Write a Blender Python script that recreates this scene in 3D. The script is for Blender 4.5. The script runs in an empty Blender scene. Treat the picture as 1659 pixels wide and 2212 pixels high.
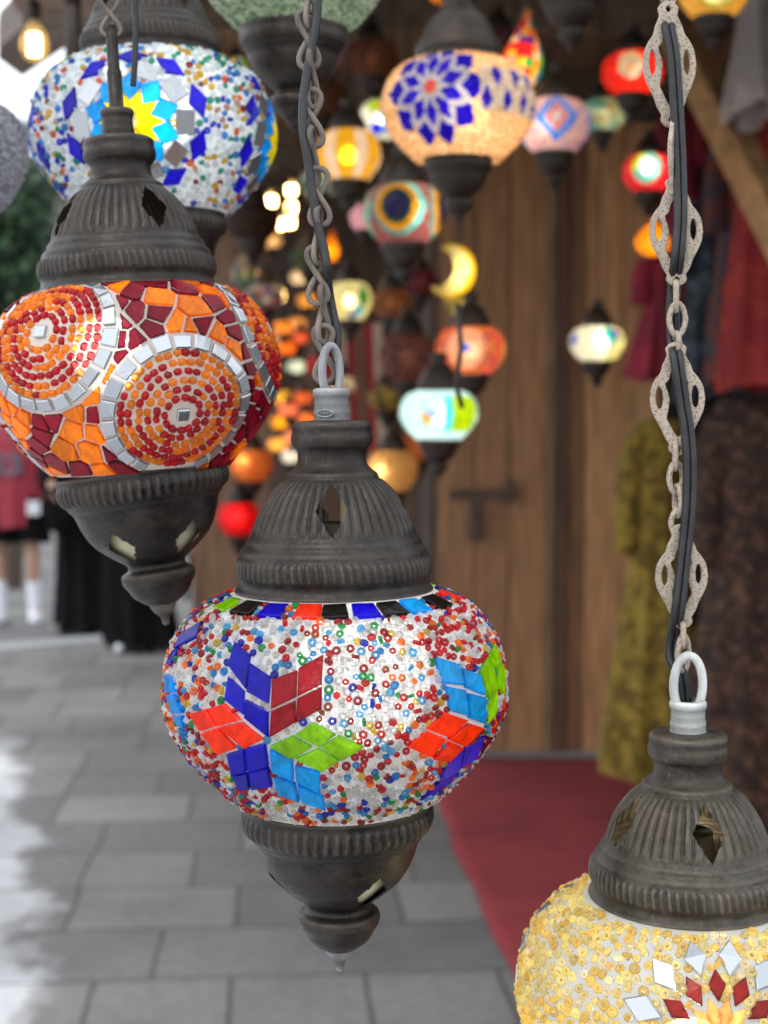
import bpy, math, random
import numpy as np
from mathutils import Vector, Matrix, noise as mnoise
R = math.radians
rng = np.random.default_rng(7); random.seed(7)
sc = bpy.context.scene
# ------------------------------------------------------------------ camera
F = 3000.0; W0, H0 = 1659.0, 2212.0            # photo measured at 1659x2212, focal length in those pixels
PITCH = R(3.93); CAM = Vector((0, 0, 1.5))
cam = bpy.data.cameras.new("camera"); camo = bpy.data.objects.new("camera", cam); sc.collection.objects.link(camo)
cam.sensor_fit = 'VERTICAL'; cam.sensor_height = 36.0; cam.sensor_width = 27.0
cam.lens = F / H0 * 36.0
camo.location = CAM; camo.rotation_euler = (math.pi/2 - PITCH, 0, 0)
cam.clip_start = 0.05; cam.clip_end = 500
cam.dof.use_dof = True; cam.dof.focus_distance = 0.66; cam.dof.aperture_fstop = 9.0
sc.camera = camo
FWD = Vector((0, math.cos(PITCH), -math.sin(PITCH))); UP = Vector((0, math.sin(PITCH), math.cos(PITCH)))
# ------------------------------------------------------------------ world, sun, exposure
SUN_EL, SUN_AZ = R(52), R(205)                 # azimuth: direction the light comes from, clockwise from +Y
w = bpy.data.worlds.new("World"); sc.world = w; w.use_nodes = True
wn = w.node_tree.nodes; bgn = wn["Background"]
sky = wn.new("ShaderNodeTexSky"); sky.sky_type = 'NISHITA'; sky.sun_disc = False
sky.sun_elevation = SUN_EL; sky.sun_rotation = SUN_AZ; sky.air_density = 1.0; sky.dust_density = 3.0
wt = wn.new("ShaderNodeTexCoord"); wz = wn.new("ShaderNodeTexNoise"); wz.inputs["Scale"].default_value = 2.2; wz.inputs["Detail"].default_value = 5
w.node_tree.links.new(wt.outputs["Generated"], wz.inputs["Vector"])
wr = wn.new("ShaderNodeValToRGB"); wr.color_ramp.elements[0].position = 0.25; wr.color_ramp.elements[1].position = 0.5
w.node_tree.links.new(wz.outputs[0], wr.inputs[0])
wm = wn.new("ShaderNodeMix"); wm.data_type = 'RGBA'; wm.inputs[7].default_value = (9.5, 10.0, 10.6, 1)
w.node_tree.links.new(wr.outputs[0], wm.inputs[0]); w.node_tree.links.new(sky.outputs[0], wm.inputs[6]); w.node_tree.links.new(wm.outputs[2], bgn.inputs[0]); bgn.inputs[1].default_value = 0.12
sl = bpy.data.lights.new("sun", 'SUN'); so = bpy.data.objects.new("sun", sl); sc.collection.objects.link(so)
sl.energy = 0.7; sl.angle = R(20); sl.color = (1, 0.96, 0.9)
so.rotation_euler = Vector((-math.sin(SUN_AZ)*math.cos(SUN_EL), -math.cos(SUN_AZ)*math.cos(SUN_EL), -math.sin(SUN_EL))).to_track_quat('-Z', 'Y').to_euler()
sc.view_settings.view_transform = 'Standard'; sc.view_settings.look = 'None'
sc.view_settings.exposure = 0.62; sc.view_settings.gamma = 1
cy = sc.cycles; cy.use_denoising = True; cy.max_bounces = 10; cy.diffuse_bounces = 4; cy.glossy_bounces = 3
cy.transmission_bounces = 6; cy.transparent_max_bounces = 14; cy.sample_clamp_indirect = 4.0; cy.caustics_reflective = False; cy.caustics_refractive = False

# ------------------------------------------------------------------ helpers
def P(x, y, d):
    return CAM + FWD*d + Vector((1, 0, 0))*((x - W0/2)/F*d) + UP*((H0/2 - y)/F*d)
def ray(x, y):
    return (FWD + Vector((1, 0, 0))*((x - W0/2)/F) + UP*((H0/2 - y)/F)).normalized()
def on_z(x, y, z):
    v = ray(x, y); t = (z - CAM.z)/v.z; return CAM + v*t
def zat(y, Y):
    v = FWD + UP*((H0/2 - y)/F); return CAM.z + v.z*(Y/v.y)
def lin(c):
    if isinstance(c, str): c = [int(c[i:i+2], 16)/255 for i in (0, 2, 4)]
    return tuple(((v/12.92) if v <= 0.04045 else ((v+0.055)/1.055)**2.4) for v in c[:3])
def link(o, parent=None):
    sc.collection.objects.link(o)
    if parent: o.parent = parent
    return o
def thing(name, label, cat, loc=(0, 0, 0), rot=(0, 0, 0), group=None):
    o = bpy.data.objects.new(name, None); o.empty_display_size = 0.05; link(o)
    o.location = loc; o.rotation_euler = rot; return tag(o, label, cat, group)
def tag(o, label, cat, group=None, kind=None):
    o["label"] = label; o["category"] = cat
    if group: o["group"] = group
    if kind: o["kind"] = kind
    return o
def struct(o): o["kind"] = "structure"; return o
def mesh_np(name, V, polys, mat=None, parent=None, cols=None, smooth=False):
    """polys: list of (m,k) index arrays or list of index lists"""
    V = np.asarray(V, dtype=np.float32).reshape(-1, 3)
    if len(polys) and not isinstance(polys[0], np.ndarray):
        sizes = np.array([len(p) for p in polys], dtype=np.int32)
        idx = np.array([i for p in polys for i in p], dtype=np.int32)
    else:
        sizes = np.concatenate([np.full(len(p), p.shape[1], dtype=np.int32) for p in polys])
        idx = np.concatenate([p.reshape(-1) for p in polys]).astype(np.int32)
    me = bpy.data.meshes.new(name)
    me.vertices.add(len(V)); me.vertices.foreach_set("co", V.ravel())
    me.loops.add(len(idx)); me.loops.foreach_set("vertex_index", idx)
    me.polygons.add(len(sizes))
    st = np.concatenate([[0], np.cumsum(sizes)[:-1]]).astype(np.int32)
    me.polygons.foreach_set("loop_start", st)
    me.polygons.foreach_set("use_smooth", np.full(len(sizes), smooth, dtype=bool))
    me.update(calc_edges=True); me.validate()
    if cols is not None:
        a = me.attributes.new("Col", 'FLOAT_COLOR', 'FACE')
        c = np.ones((len(sizes), 4), dtype=np.float32); c[:, :3] = cols
        if len(me.polygons) == len(sizes): a.data.foreach_set("color", c.ravel())
    if mat: me.materials.append(mat)
    o = bpy.data.objects.new(name, me)
    return link(o, parent)
class MB:
    def __init__(s): s.v = []; s.f = []; s.c = []
    def add(s, v, f, c=None):
        n = len(s.v); s.v += [tuple(p) for p in v]; s.f += [[i+n for i in q] for q in f]; s.c += [c or (1, 1, 1)]*len(f); return s
    def box(s, a, b, c=None, M=None):
        (x0, y0, z0), (x1, y1, z1) = a, b
        v = [Vector(p) for p in ((x0,y0,z0),(x1,y0,z0),(x1,y1,z0),(x0,y1,z0),(x0,y0,z1),(x1,y0,z1),(x1,y1,z1),(x0,y1,z1))]
        if M: v = [M @ p for p in v]
        return s.add(v, [[0,3,2,1],[4,5,6,7],[0,1,5,4],[1,2,6,5],[2,3,7,6],[3,0,4,7]], c)
    def tube(s, pts, r, n=8, c=None, closed=False):
        pts = [Vector(p) for p in pts]; m = len(pts); rs = r if isinstance(r, (list, tuple)) else [r]*m
        v = []; prev = None
        for i, p in enumerate(pts):
            if closed: t = (pts[(i+1) % m] - pts[i-1])
            else: t = pts[min(i+1, m-1)] - pts[max(i-1, 0)]
            t.normalize()
            if prev is None:
                a = Vector((0, 0, 1)) if abs(t.z) < 0.9 else Vector((1, 0, 0)); u = t.cross(a).normalized()
            else:
                u = (prev - t*prev.dot(t)).normalized()
            prev = u; b = t.cross(u)
            v += [p + (u*math.cos(2*math.pi*k/n) + b*math.sin(2*math.pi*k/n))*rs[i] for k in range(n)]
        f = []
        for i in range(m if closed else m-1):
            j = (i+1) % m
            for k in range(n):
                f.append([i*n+k, i*n+(k+1) % n, j*n+(k+1) % n, j*n+k])
        if not closed:
            f.append(list(range(n))[::-1]); f.append([(m-1)*n+k for k in range(n)])
        return s.add(v, f, c)
    def lathe(s, prof, n=24, c=None, o=(0, 0, 0), fn=None):
        v = []; o = Vector(o)
        for (r, z) in prof:
            for k in range(n):
                t = 2*math.pi*k/n; rr = r*(fn(t, z) if fn else 1)
                v.append(o + Vector((rr*math.sin(t), -rr*math.cos(t), z)))
        f = []
        for i in range(len(prof)-1):
            for k in range(n):
                k2 = (k+1) % n; f.append([i*n+k, (i+1)*n+k, (i+1)*n+k2, i*n+k2])
        f.append([k for k in range(n)][::-1]); f.append([(len(prof)-1)*n+k for k in range(n)])
        return s.add(v, f, c)
    def build(s, name, mat, parent=None, smooth=False):
        return mesh_np(name, s.v, s.f, mat, parent, np.array(s.c), smooth)
def smoothpts(pts, n=8):
    pts = [np.array(p, float) for p in pts]; out = []
    for i in range(len(pts)-1):
        p0 = pts[max(i-1, 0)]; p1 = pts[i]; p2 = pts[i+1]; p3 = pts[min(i+2, len(pts)-1)]
        for k in range(n):
            t = k/n; out.append(0.5*((2*p1) + (-p0+p2)*t + (2*p0-5*p1+4*p2-p3)*t*t + (-p0+3*p1-3*p2+p3)*t**3))
    out.append(pts[-1]); return out

# ------------------------------------------------------------------ materials
def new_mat(name):
    m = bpy.data.materials.new(name); m.use_nodes = True; n = m.node_tree.nodes; n.clear()
    out = n.new("ShaderNodeOutputMaterial"); return m, n, m.node_tree.links, out
def principled(n, l, out, **kw):
    p = n.new("ShaderNodeBsdfPrincipled")
    for k, v in kw.items():
        k = k.replace("_", " "); p.inputs[k].default_value = (*v, 1) if isinstance(v, tuple) else v
    if out: l.new(p.outputs[0], out.inputs[0])
    return p
def noise_tex(n, l, scale, detail=4, rough=0.6, coord='Object', mscale=None, dist=0):
    tc = n.new("ShaderNodeTexCoord"); t = n.new("ShaderNodeTexNoise")
    t.inputs["Scale"].default_value = scale; t.inputs["Detail"].default_value = detail; t.inputs["Roughness"].default_value = rough; t.inputs["Distortion"].default_value = dist
    if mscale:
        mp = n.new("ShaderNodeMapping"); mp.inputs["Scale"].default_value = mscale
        l.new(tc.outputs[coord], mp.inputs[0]); l.new(mp.outputs[0], t.inputs["Vector"])
    else: l.new(tc.outputs[coord], t.inputs["Vector"])
    return t
def ramp(n, l, src, stops):
    r = n.new("ShaderNodeValToRGB"); e = r.color_ramp.elements
    while len(e) < len(stops): e.new(0.5)
    for i, (p, c) in enumerate(stops):
        e[i].position = p; e[i].color = (*c, 1) if not isinstance(c, float) else (c, c, c, 1)
    l.new(src, r.inputs[0]); return r
def bump(n, l, src, p, strength=0.3, dist=0.001):
    b = n.new("ShaderNodeBump"); b.inputs["Strength"].default_value = strength; b.inputs["Distance"].default_value = dist
    l.new(src, b.inputs["Height"]); l.new(b.outputs[0], p.inputs["Normal"]); return b
def mixc(n, l, fac, a, b, mode='MIX'):
    m = n.new("ShaderNodeMix"); m.data_type = 'RGBA'; m.blend_type = mode
    for s, v in ((m.inputs[0], fac), (m.inputs[6], a), (m.inputs[7], b)):
        if hasattr(v, "links") or hasattr(v, "node"): l.new(v, s)
        else: s.default_value = (*v, 1) if isinstance(v, tuple) else v
    return m.outputs[2]
def plain(name, col, rough=0.6, metallic=0.0, var=0.25, scale=30, bmp=0.2, bscale=200, bd=0.001):
    m, n, l, out = new_mat(name); p = principled(n, l, out, Roughness=rough, Metallic=metallic)
    t = noise_tex(n, l, scale); r = ramp(n, l, t.outputs[0], [(0.3, tuple(c*(1-var) for c in col)), (0.7, tuple(min(1, c*(1+var)) for c in col))])
    l.new(r.outputs[0], p.inputs["Base Color"])
    if bmp: bump(n, l, noise_tex(n, l, bscale).outputs[0], p, bmp, bd)
    return m
def attr_mat(name, rough=0.6, metallic=0.0, var=0.3, scale=25, mscale=None, bmp=0.2, bscale=150, bd=0.001, sheen=0):
    m, n, l, out = new_mat(name); p = principled(n, l, out, Roughness=rough, Metallic=metallic)
    a = n.new("ShaderNodeAttribute"); a.attribute_name = "Col"
    t = noise_tex(n, l, scale, mscale=mscale); r = ramp(n, l, t.outputs[0], [(0.3, 1-var), (0.72, 1+var)])
    l.new(mixc(n, l, 1.0, a.outputs[0], r.outputs[0], 'MULTIPLY'), p.inputs["Base Color"])
    if bmp: bump(n, l, noise_tex(n, l, bscale, mscale=mscale).outputs[0], p, bmp, bd)
    return m
def bronze_mat(name, dark, mid, dust, rough=0.5, metallic=0.45, wear=0.6):
    m, n, l, out = new_mat(name); p = principled(n, l, out, Roughness=rough, Metallic=metallic)
    t1 = noise_tex(n, l, 60, 7, 0.7, dist=0.6); t2 = noise_tex(n, l, 420, 3, 0.7); t3 = noise_tex(n, l, 24, 6, 0.75); t4 = noise_tex(n, l, 150, 4, 0.6, mscale=(1, 1, 0.12)); t5 = noise_tex(n, l, 210, 4, 0.65, mscale=(0.15, 0.15, 1.6))
    c = ramp(n, l, t1.outputs[0], [(0.36, dark), (0.60, mid)])
    d = ramp(n, l, t3.outputs[0], [(0.46, 0.0), (0.70, 0.85)]); c2 = mixc(n, l, d.outputs[0], c.outputs[0], dust)
    g = ramp(n, l, t2.outputs[0], [(0.54, 0.0), (0.74, 0.6)]); c3 = mixc(n, l, g.outputs[0], c2, dust)
    worn = tuple(min(1, v*3.4) for v in mid); geo = n.new("ShaderNodeNewGeometry"); pr = ramp(n, l, geo.outputs["Pointiness"], [(0.502, 0.0), (0.535, wear)])
    wm_ = n.new("ShaderNodeMath"); wm_.operation = 'MULTIPLY'; wr_ = ramp(n, l, t4.outputs[0], [(0.35, 0.25), (0.65, 1.0)]); l.new(pr.outputs[0], wm_.inputs[0]); l.new(wr_.outputs[0], wm_.inputs[1])
    c4 = mixc(n, l, wm_.outputs[0], c3, worn)
    sc5 = ramp(n, l, t5.outputs[0], [(0.66, 0.0), (0.74, wear*0.9)]); l.new(mixc(n, l, sc5.outputs[0], c4, worn), p.inputs["Base Color"])
    rr = ramp(n, l, t1.outputs[0], [(0.3, max(0.2, rough-0.14)), (0.7, min(1.0, rough+0.2))]); l.new(rr.outputs[0], p.inputs["Roughness"])
    bump(n, l, t2.outputs[0], p, 0.35, 0.0006); return m
M = {}
M['bronze'] = bronze_mat("dark_bronze", (0.0075, 0.0060, 0.0052), (0.027, 0.0200, 0.0155), (0.056, 0.051, 0.046), 0.42, 0.5, 0.75)
M['bronze_warm'] = bronze_mat("olive_bronze", (0.016, 0.0135, 0.010), (0.049, 0.039, 0.027), (0.10, 0.091, 0.077), 0.45, 0.45, 0.7)
M['bronze_far'] = plain("dull_bronze", (0.024, 0.0145, 0.009), 0.5, 0.4, 0.4, 30, 0)
M['zinc'] = bronze_mat("grey_zinc", (0.08, 0.084, 0.086), (0.15, 0.155, 0.158), (0.25, 0.25, 0.245), 0.65, 0.3)
M['white_zinc'] = bronze_mat("white_zinc", (0.15, 0.158, 0.158), (0.27, 0.276, 0.268), (0.33, 0.32, 0.30), 0.7, 0.1)
M['rust'] = bronze_mat("rusted_wire", (0.040, 0.031, 0.026), (0.085, 0.068, 0.057), (0.18, 0.158, 0.14), 0.7, 0.2)
M['cord'] = bronze_mat("black_cable", (0.006, 0.006, 0.007), (0.010, 0.010, 0.011), (0.035, 0.034, 0.033), 0.45, 0.0, 0.0)
M['cream'] = plain("cream_liner", (0.55, 0.50, 0.33), 0.7, 0, 0.15)
def tan_mat():
    m, n, l, out = new_mat("pitted_tan_plate"); p = principled(n, l, out, Roughness=0.7, Metallic=0.15)
    tc = n.new("ShaderNodeTexCoord"); v = n.new("ShaderNodeTexVoronoi"); v.inputs["Scale"].default_value = 760
    l.new(tc.outputs["Object"], v.inputs["Vector"])
    pits = ramp(n, l, v.outputs["Distance"], [(0.22, 0.0), (0.40, 1.0)])
    t = noise_tex(n, l, 70, 5); base = ramp(n, l, t.outputs[0], [(0.35, (0.33, 0.266, 0.205)), (0.65, (0.47, 0.39, 0.31))])
    l.new(mixc(n, l, pits.outputs[0], (0.19, 0.16, 0.135), base.outputs[0]), p.inputs["Base Color"])
    bump(n, l, pits.outputs[0], p, 0.6, 0.0004); return m
M['tan'] = tan_mat()
def glass_attr(name, f_trans, gloss_rough=0.12, translucent=0.7, uniform=None, bscale=None, spec=0.5, bd=0.0008, tint=0.0, streak=False, masked=0.0, coat=0.0):
    """backlit coloured glass: a translucent + diffuse body with a glossy skin, partly clear"""
    m, n, l, out = new_mat(name)
    if uniform is None:
        a = n.new("ShaderNodeAttribute"); a.attribute_name = "Col"; col = a.outputs[0]
    else:
        rgb = n.new("ShaderNodeRGB"); rgb.outputs[0].default_value = (*uniform, 1); col = rgb.outputs[0]
    p = principled(n, l, None, Roughness=gloss_rough); p.inputs["Specular IOR Level"].default_value = spec
    l.new(col, p.inputs["Base Color"])
    tl = n.new("ShaderNodeBsdfTranslucent"); l.new(col, tl.inputs[0])
    tp = n.new("ShaderNodeBsdfTransparent"); l.new(mixc(n, l, tint, col, (1.0, 1.0, 1.0)), tp.inputs[0])
    m1 = n.new("ShaderNodeMixShader"); m1.inputs[0].default_value = translucent; l.new(p.outputs[0], m1.inputs[1]); l.new(tl.outputs[0], m1.inputs[2])
    m2 = n.new("ShaderNodeMixShader"); m2.inputs[0].default_value = f_trans; l.new(m1.outputs[0], m2.inputs[1]); l.new(tp.outputs[0], m2.inputs[2])
    if coat:
        fr = n.new("ShaderNodeFresnel"); fr.inputs[0].default_value = 1.52; gs = n.new("ShaderNodeBsdfGlossy"); gs.inputs["Roughness"].default_value = 0.09
        fm = n.new("ShaderNodeMath"); fm.operation = 'MULTIPLY'; fm.inputs[1].default_value = coat; gb = n.new("ShaderNodeNewGeometry"); fb = n.new("ShaderNodeMath"); fb.operation = 'SUBTRACT'; fb.inputs[0].default_value = 1.0; l.new(gb.outputs["Backfacing"], fb.inputs[1]); ff = n.new("ShaderNodeMath"); ff.operation = 'MULTIPLY'; l.new(fr.outputs[0], ff.inputs[0]); l.new(fb.outputs[0], ff.inputs[1]); l.new(ff.outputs[0], fm.inputs[0]); m3 = n.new("ShaderNodeMixShader"); l.new(fm.outputs[0], m3.inputs[0]); l.new(m2.outputs[0], m3.inputs[1]); l.new(gs.outputs[0], m3.inputs[2]); l.new(m3.outputs[0], out.inputs[0])
        if bscale:
            bt = noise_tex(n, l, bscale*0.6, 3); bb = n.new("ShaderNodeBump"); bb.inputs["Strength"].default_value = 0.5; bb.inputs["Distance"].default_value = bd; l.new(bt.outputs[0], bb.inputs["Height"]); l.new(bb.outputs[0], gs.inputs["Normal"])
    else: l.new(m2.outputs[0], out.inputs[0])
    if masked:
        am = n.new("ShaderNodeAttribute"); am.attribute_name = "Col"; sx = n.new("ShaderNodeSeparateColor"); l.new(am.outputs[0], sx.inputs[0]); mr = n.new("ShaderNodeMapRange"); mr.inputs[3].default_value = f_trans; mr.inputs[4].default_value = masked
        l.new(sx.outputs[0], mr.inputs[0]); l.new(mr.outputs[0], m2.inputs[0]); tp.inputs[0].default_value = (0.94, 0.95, 0.94, 1)
        for lk in list(tp.inputs[0].links): l.remove(lk)
    if streak:
        ts = noise_tex(n, l, 130, 5, 0.7, mscale=(1, 0.35, 0.6), dist=1.2); rs = ramp(n, l, ts.outputs[0], [(0.28, 0.62), (0.5, 1.0), (0.72, 1.45)]); sc_ = mixc(n, l, 1.0, col, rs.outputs[0], 'MULTIPLY')
        for q in (p.inputs["Base Color"], tl.inputs[0]): l.new(sc_, q)
    if bscale:
        t = noise_tex(n, l, bscale, 3); b = bump(n, l, t.outputs[0], p, 0.5, bd)
    return m
M['shell'] = glass_attr("grouted_glass", 0.06, 0.4, 0.45, (0.60, 0.60, 0.595), 350, masked=0.58)
M['shell_opaque'] = glass_attr("grey_grouted_glass", 0.04, 0.45, 0.45, (0.52, 0.50, 0.48), 350, masked=0.72)
M['shell_warm'] = glass_attr("warm_grouted_glass", 0.05, 0.4, 0.22, (0.44, 0.47, 0.52), 350, masked=0.75)
M['bead'] = glass_attr("glass_bead", 0.50, 0.10, 0.76, tint=0.3, coat=0.45)
M['tile'] = glass_attr("stained_glass_tile", 0.14, 0.07, 0.80, None, 300, 0.6, 0.0012, streak=True, coat=0.28)
M['bgglass'] = glass_attr("mosaic_glass", 0.07, 0.15, 0.68, None, 220, 0.6, 0.002)
M['bgclear'] = glass_attr("clear_mosaic_glass", 0.24, 0.12, 0.65, None, 220, 0.6, 0.002)
M['clearglass'] = glass_attr("clear_bulb_glass", 0.85, 0.05, 0.2, (0.95, 0.80, 0.55))
m, n, l, out = new_mat("mirror_tile"); p = principled(n, l, out, Base_Color=(0.48, 0.50, 0.52), Metallic=0.85, Roughness=0.18)
bump(n, l, noise_tex(n, l, 180, 3).outputs[0], p, 0.35, 0.0006); M['mirror'] = m
def emit(name, col, s):
    m, n, l, out = new_mat(name); e = n.new("ShaderNodeEmission"); e.inputs[0].default_value = (*col, 1); e.inputs[1].default_value = s
    l.new(e.outputs[0], out.inputs[0]); return m
_em = {}
def emat(col, s):
    k = (tuple(round(c, 3) for c in col), round(s, 2))
    if k not in _em: _em[k] = emit("lit_bulb", col, s)
    return _em[k]
M['wood'] = attr_mat("weathered_wood", 0.65, 0, 0.45, 6, (9, 9, 0.7), 0.5, 10, 0.003)
M['woodbeam'] = attr_mat("dark_beam_wood", 0.7, 0, 0.4, 6, (3, 3, 3), 0.4, 30, 0.003)
M['cloth'] = attr_mat("fabric", 0.9, 0, 0.25, 12, None, 0.15, 300)
M['skin'] = plain("skin", (0.42, 0.25, 0.18), 0.55, 0, 0.1, 20, 0)
def pattern_cloth(name, a, b, scale, thr=0.5):
    m, n, l, out = new_mat(name); p = principled(n, l, out, Roughness=0.9)
    t = noise_tex(n, l, scale, 3, 0.6, dist=1.0); r = ramp(n, l, t.outputs[0], [(thr-0.06, a), (thr+0.06, b)])
    l.new(r.outputs[0], p.inputs["Base Color"]); return m

# ------------------------------------------------------------------ lamp surface maths
class Surf:
    def __init__(s, prof):                      # prof: (r, z) from top to bottom
        q = np.array(smoothpts(prof, 10)); d = np.hypot(*np.diff(q, axis=0).T); s.s = np.concatenate([[0], np.cumsum(d)])
        s.r, s.z = q[:, 0], q[:, 1]; s.L = s.s[-1]
        dr = np.gradient(s.r, s.s); dz = np.gradient(s.z, s.s); n = np.hypot(dr, dz); s.nr, s.nz = -dz/n, dr/n
    def rz(s, t): return np.interp(t, s.s, s.r), np.interp(t, s.s, s.z)
    def pt(s, th, t, h=0.0):
        r, z = s.rz(t); nr = np.interp(t, s.s, s.nr); nz = np.interp(t, s.s, s.nz)
        rr = r + nr*h; return np.stack([rr*np.sin(th), -rr*np.cos(th), z + nz*h], -1)
    def normal(s, th, t):
        nr = np.interp(t, s.s, s.nr); nz = np.interp(t, s.s, s.nz); return np.stack([nr*np.sin(th), -nr*np.cos(th), nz], -1)
    def pick(s, Mi, x, y):
        """photo pixel -> (theta, s) on this surface, Mi = inverse world matrix"""
        for k in range(60):
            o = np.array(Mi @ CAM); e = np.array(Mi @ (CAM + ray(x, y))); d = e - o
            t0 = -np.dot(o[:2], d[:2])/np.dot(d[:2], d[:2]); ts = np.linspace(t0-0.12, t0+0.01, 700)
            p = o[None] + d[None]*ts[:, None]; rad = np.hypot(p[:, 0], p[:, 1])
            rr = np.interp(p[:, 2], s.z[::-1], s.r[::-1], left=-1, right=-1); hit = np.nonzero(rad <= rr)[0]
            if len(hit):
                q = p[hit[0]]; return math.atan2(q[0], -q[1]), float(np.interp(q[2], s.z[::-1], s.s[::-1]))
            c = Mi.inverted() @ Vector((0, 0, (s.z[0]+s.z[-1])/2)); v = c - CAM; f = F/v.dot(FWD)
            cx, cyy = W0/2 + v.x*f, H0/2 - v.dot(UP)*f; x += (cx-x)*0.03; y += (cyy-y)*0.02
        return 0.0, s.L/2
class Tiles:
    """glass tiles lying on a lamp globe: polygons in (theta, s)"""
    def __init__(s, surf): s.S = surf; s.v = []; s.f = []; s.c = []; s.polys = []
    def add(s, poly, col, h=0.0022, inset=0.00035, bev=0.0005, reg=True):
        S = s.S; P2 = np.array(poly, float); sc_ = np.mean(P2[:, 1]); r0, _ = S.rz(sc_)
        X = np.stack([P2[:, 0]*r0, -P2[:, 1]], 1)          # local plane, metres
        area = 0.5*np.sum(X[:, 0]*np.roll(X[:, 1], -1) - np.roll(X[:, 0], -1)*X[:, 1])
        if area < 0: X = X[::-1]
        def off(X, d):
            n = len(X); out = []
            for i in range(n):
                a, b, c = X[i-1], X[i], X[(i+1) % n]; e1 = (b-a)/(np.linalg.norm(b-a)+1e-9); e2 = (c-b)/(np.linalg.norm(c-b)+1e-9)
                n1 = np.array([-e1[1], e1[0]]); n2 = np.array([-e2[1], e2[0]]); m_ = n1+n2; q = m_/max(0.35, np.dot(m_, m_)/2)
                out.append(b + q*d)
            return np.array(out)
        A = off(X, inset); B = off(X, inset+bev); n = len(X); base = len(s.v)
        hh = h*rng.uniform(0.9, 1.12); tl = rng.normal(0, 0.00012, 2)
        for Q, z in ((A, -0.0006), (A, hh-bev*0.7), (B, hh)):
            cx = Q.mean(0)
            for q in Q:
                zz = z + (np.dot(q-cx, tl/0.006) if z > 0 else 0); s.v.append(S.pt(q[0]/r0, -q[1], zz))
        for k in range(2):
            for i in range(n):
                j = (i+1) % n; s.f.append([base+k*n+i, base+k*n+j, base+(k+1)*n+j, base+(k+1)*n+i]); s.c.append(col)
        s.f.append([base+2*n+i for i in range(n)]); s.c.append(col)
        if reg: s.polys.append((np.mean(P2[:, 0]), sc_, X))
    def build(s, name, mat, parent): return mesh_np(name, s.v, s.f, mat, parent, np.array(s.c)) if s.v else None
def inside(polys, th, t, S, pad=0.0):
    r = float(np.interp(t, S.s, S.r))
    for (c, sc_, X) in polys:
        d = (th - c + math.pi) % (2*math.pi) - math.pi
        r0 = float(np.interp(sc_, S.s, S.r)); p = np.array([(c+d)*r0, -t]); lo = X.min(0)-pad; hi = X.max(0)+pad
        if (p < lo).any() or (p > hi).any(): continue
        e = np.roll(X, -1, 0) - X; ln = np.linalg.norm(e, axis=1)+1e-9
        cr = (e[:, 0]*(p[1]-X[:, 1]) - e[:, 1]*(p[0]-X[:, 0]))/ln
        if (cr > -pad).all(): return True
    return False
def torus(nu, nv, R0, r0, flat=1.0):
    V = []; Fq = []
    for i in range(nu):
        for j in range(nv):
            a, b = 2*math.pi*i/nu, 2*math.pi*j/nv
            V.append(((R0+r0*math.cos(b))*math.cos(a), (R0+r0*math.cos(b))*math.sin(a), r0*flat*math.sin(b)))
            Fq.append((i*nv+j, ((i+1) % nu)*nv+j, ((i+1) % nu)*nv+(j+1) % nv, i*nv+(j+1) % nv))
    return np.array(V), np.array(Fq)
def beads_mesh(name, pos, nrm, axis, col, tv, tf, scale, mat, parent):
    """instances of one bead baked into one covering"""
    n = len(pos); z = axis/np.linalg.norm(axis, axis=1, keepdims=True)
    a = np.where(np.abs(z[:, 2:3]) < 0.9, np.array([[0, 0, 1.0]]), np.array([[1.0, 0, 0]])); x = np.cross(a, z); x /= np.linalg.norm(x, axis=1, keepdims=True); y = np.cross(z, x)
    T = tv[None]*scale[:, None, None] if scale.ndim == 1 else tv[None]*scale[:, None, :]
    V = pos[:, None] + T[..., 0:1]*x[:, None] + T[..., 1:2]*y[:, None] + T[..., 2:3]*z[:, None]
    Fq = tf[None] + (np.arange(n)*len(tv))[:, None, None]
    return mesh_np(name, V.reshape(-1, 3), [Fq.reshape(-1, 4)], mat, parent, np.repeat(col, len(tf), axis=0), True)
def scatter(S, spacing, tries, reject, s0=0.0, s1=None, th_rng=(-math.pi, math.pi)):
    s1 = s1 or S.L; cell = spacing; grid = {}; out = []
    ss = rng.uniform(s0, s1, tries); th = rng.uniform(*th_rng, tries); keep = rng.uniform(0, 1, tries) < np.interp(ss, S.s, S.r)/S.r.max()
    pts = S.pt(th, ss)
    for i in np.nonzero(keep)[0]:
        p = pts[i]; k = tuple((p/cell).astype(int)); ok = True
        for dx in (-1, 0, 1):
            for dy in (-1, 0, 1):
                for dz in (-1, 0, 1):
                    for q in grid.get((k[0]+dx, k[1]+dy, k[2]+dz), ()):
                        if (q[0]-p[0])**2+(q[1]-p[1])**2+(q[2]-p[2])**2 < spacing*spacing: ok = False; break
                    if not ok: break
                if not ok: break
            if not ok: break
        if not ok or reject(th[i], ss[i]): continue
        grid.setdefault(k, []).append(p); out.append((th[i], ss[i]))
    return np.array(out)
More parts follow.
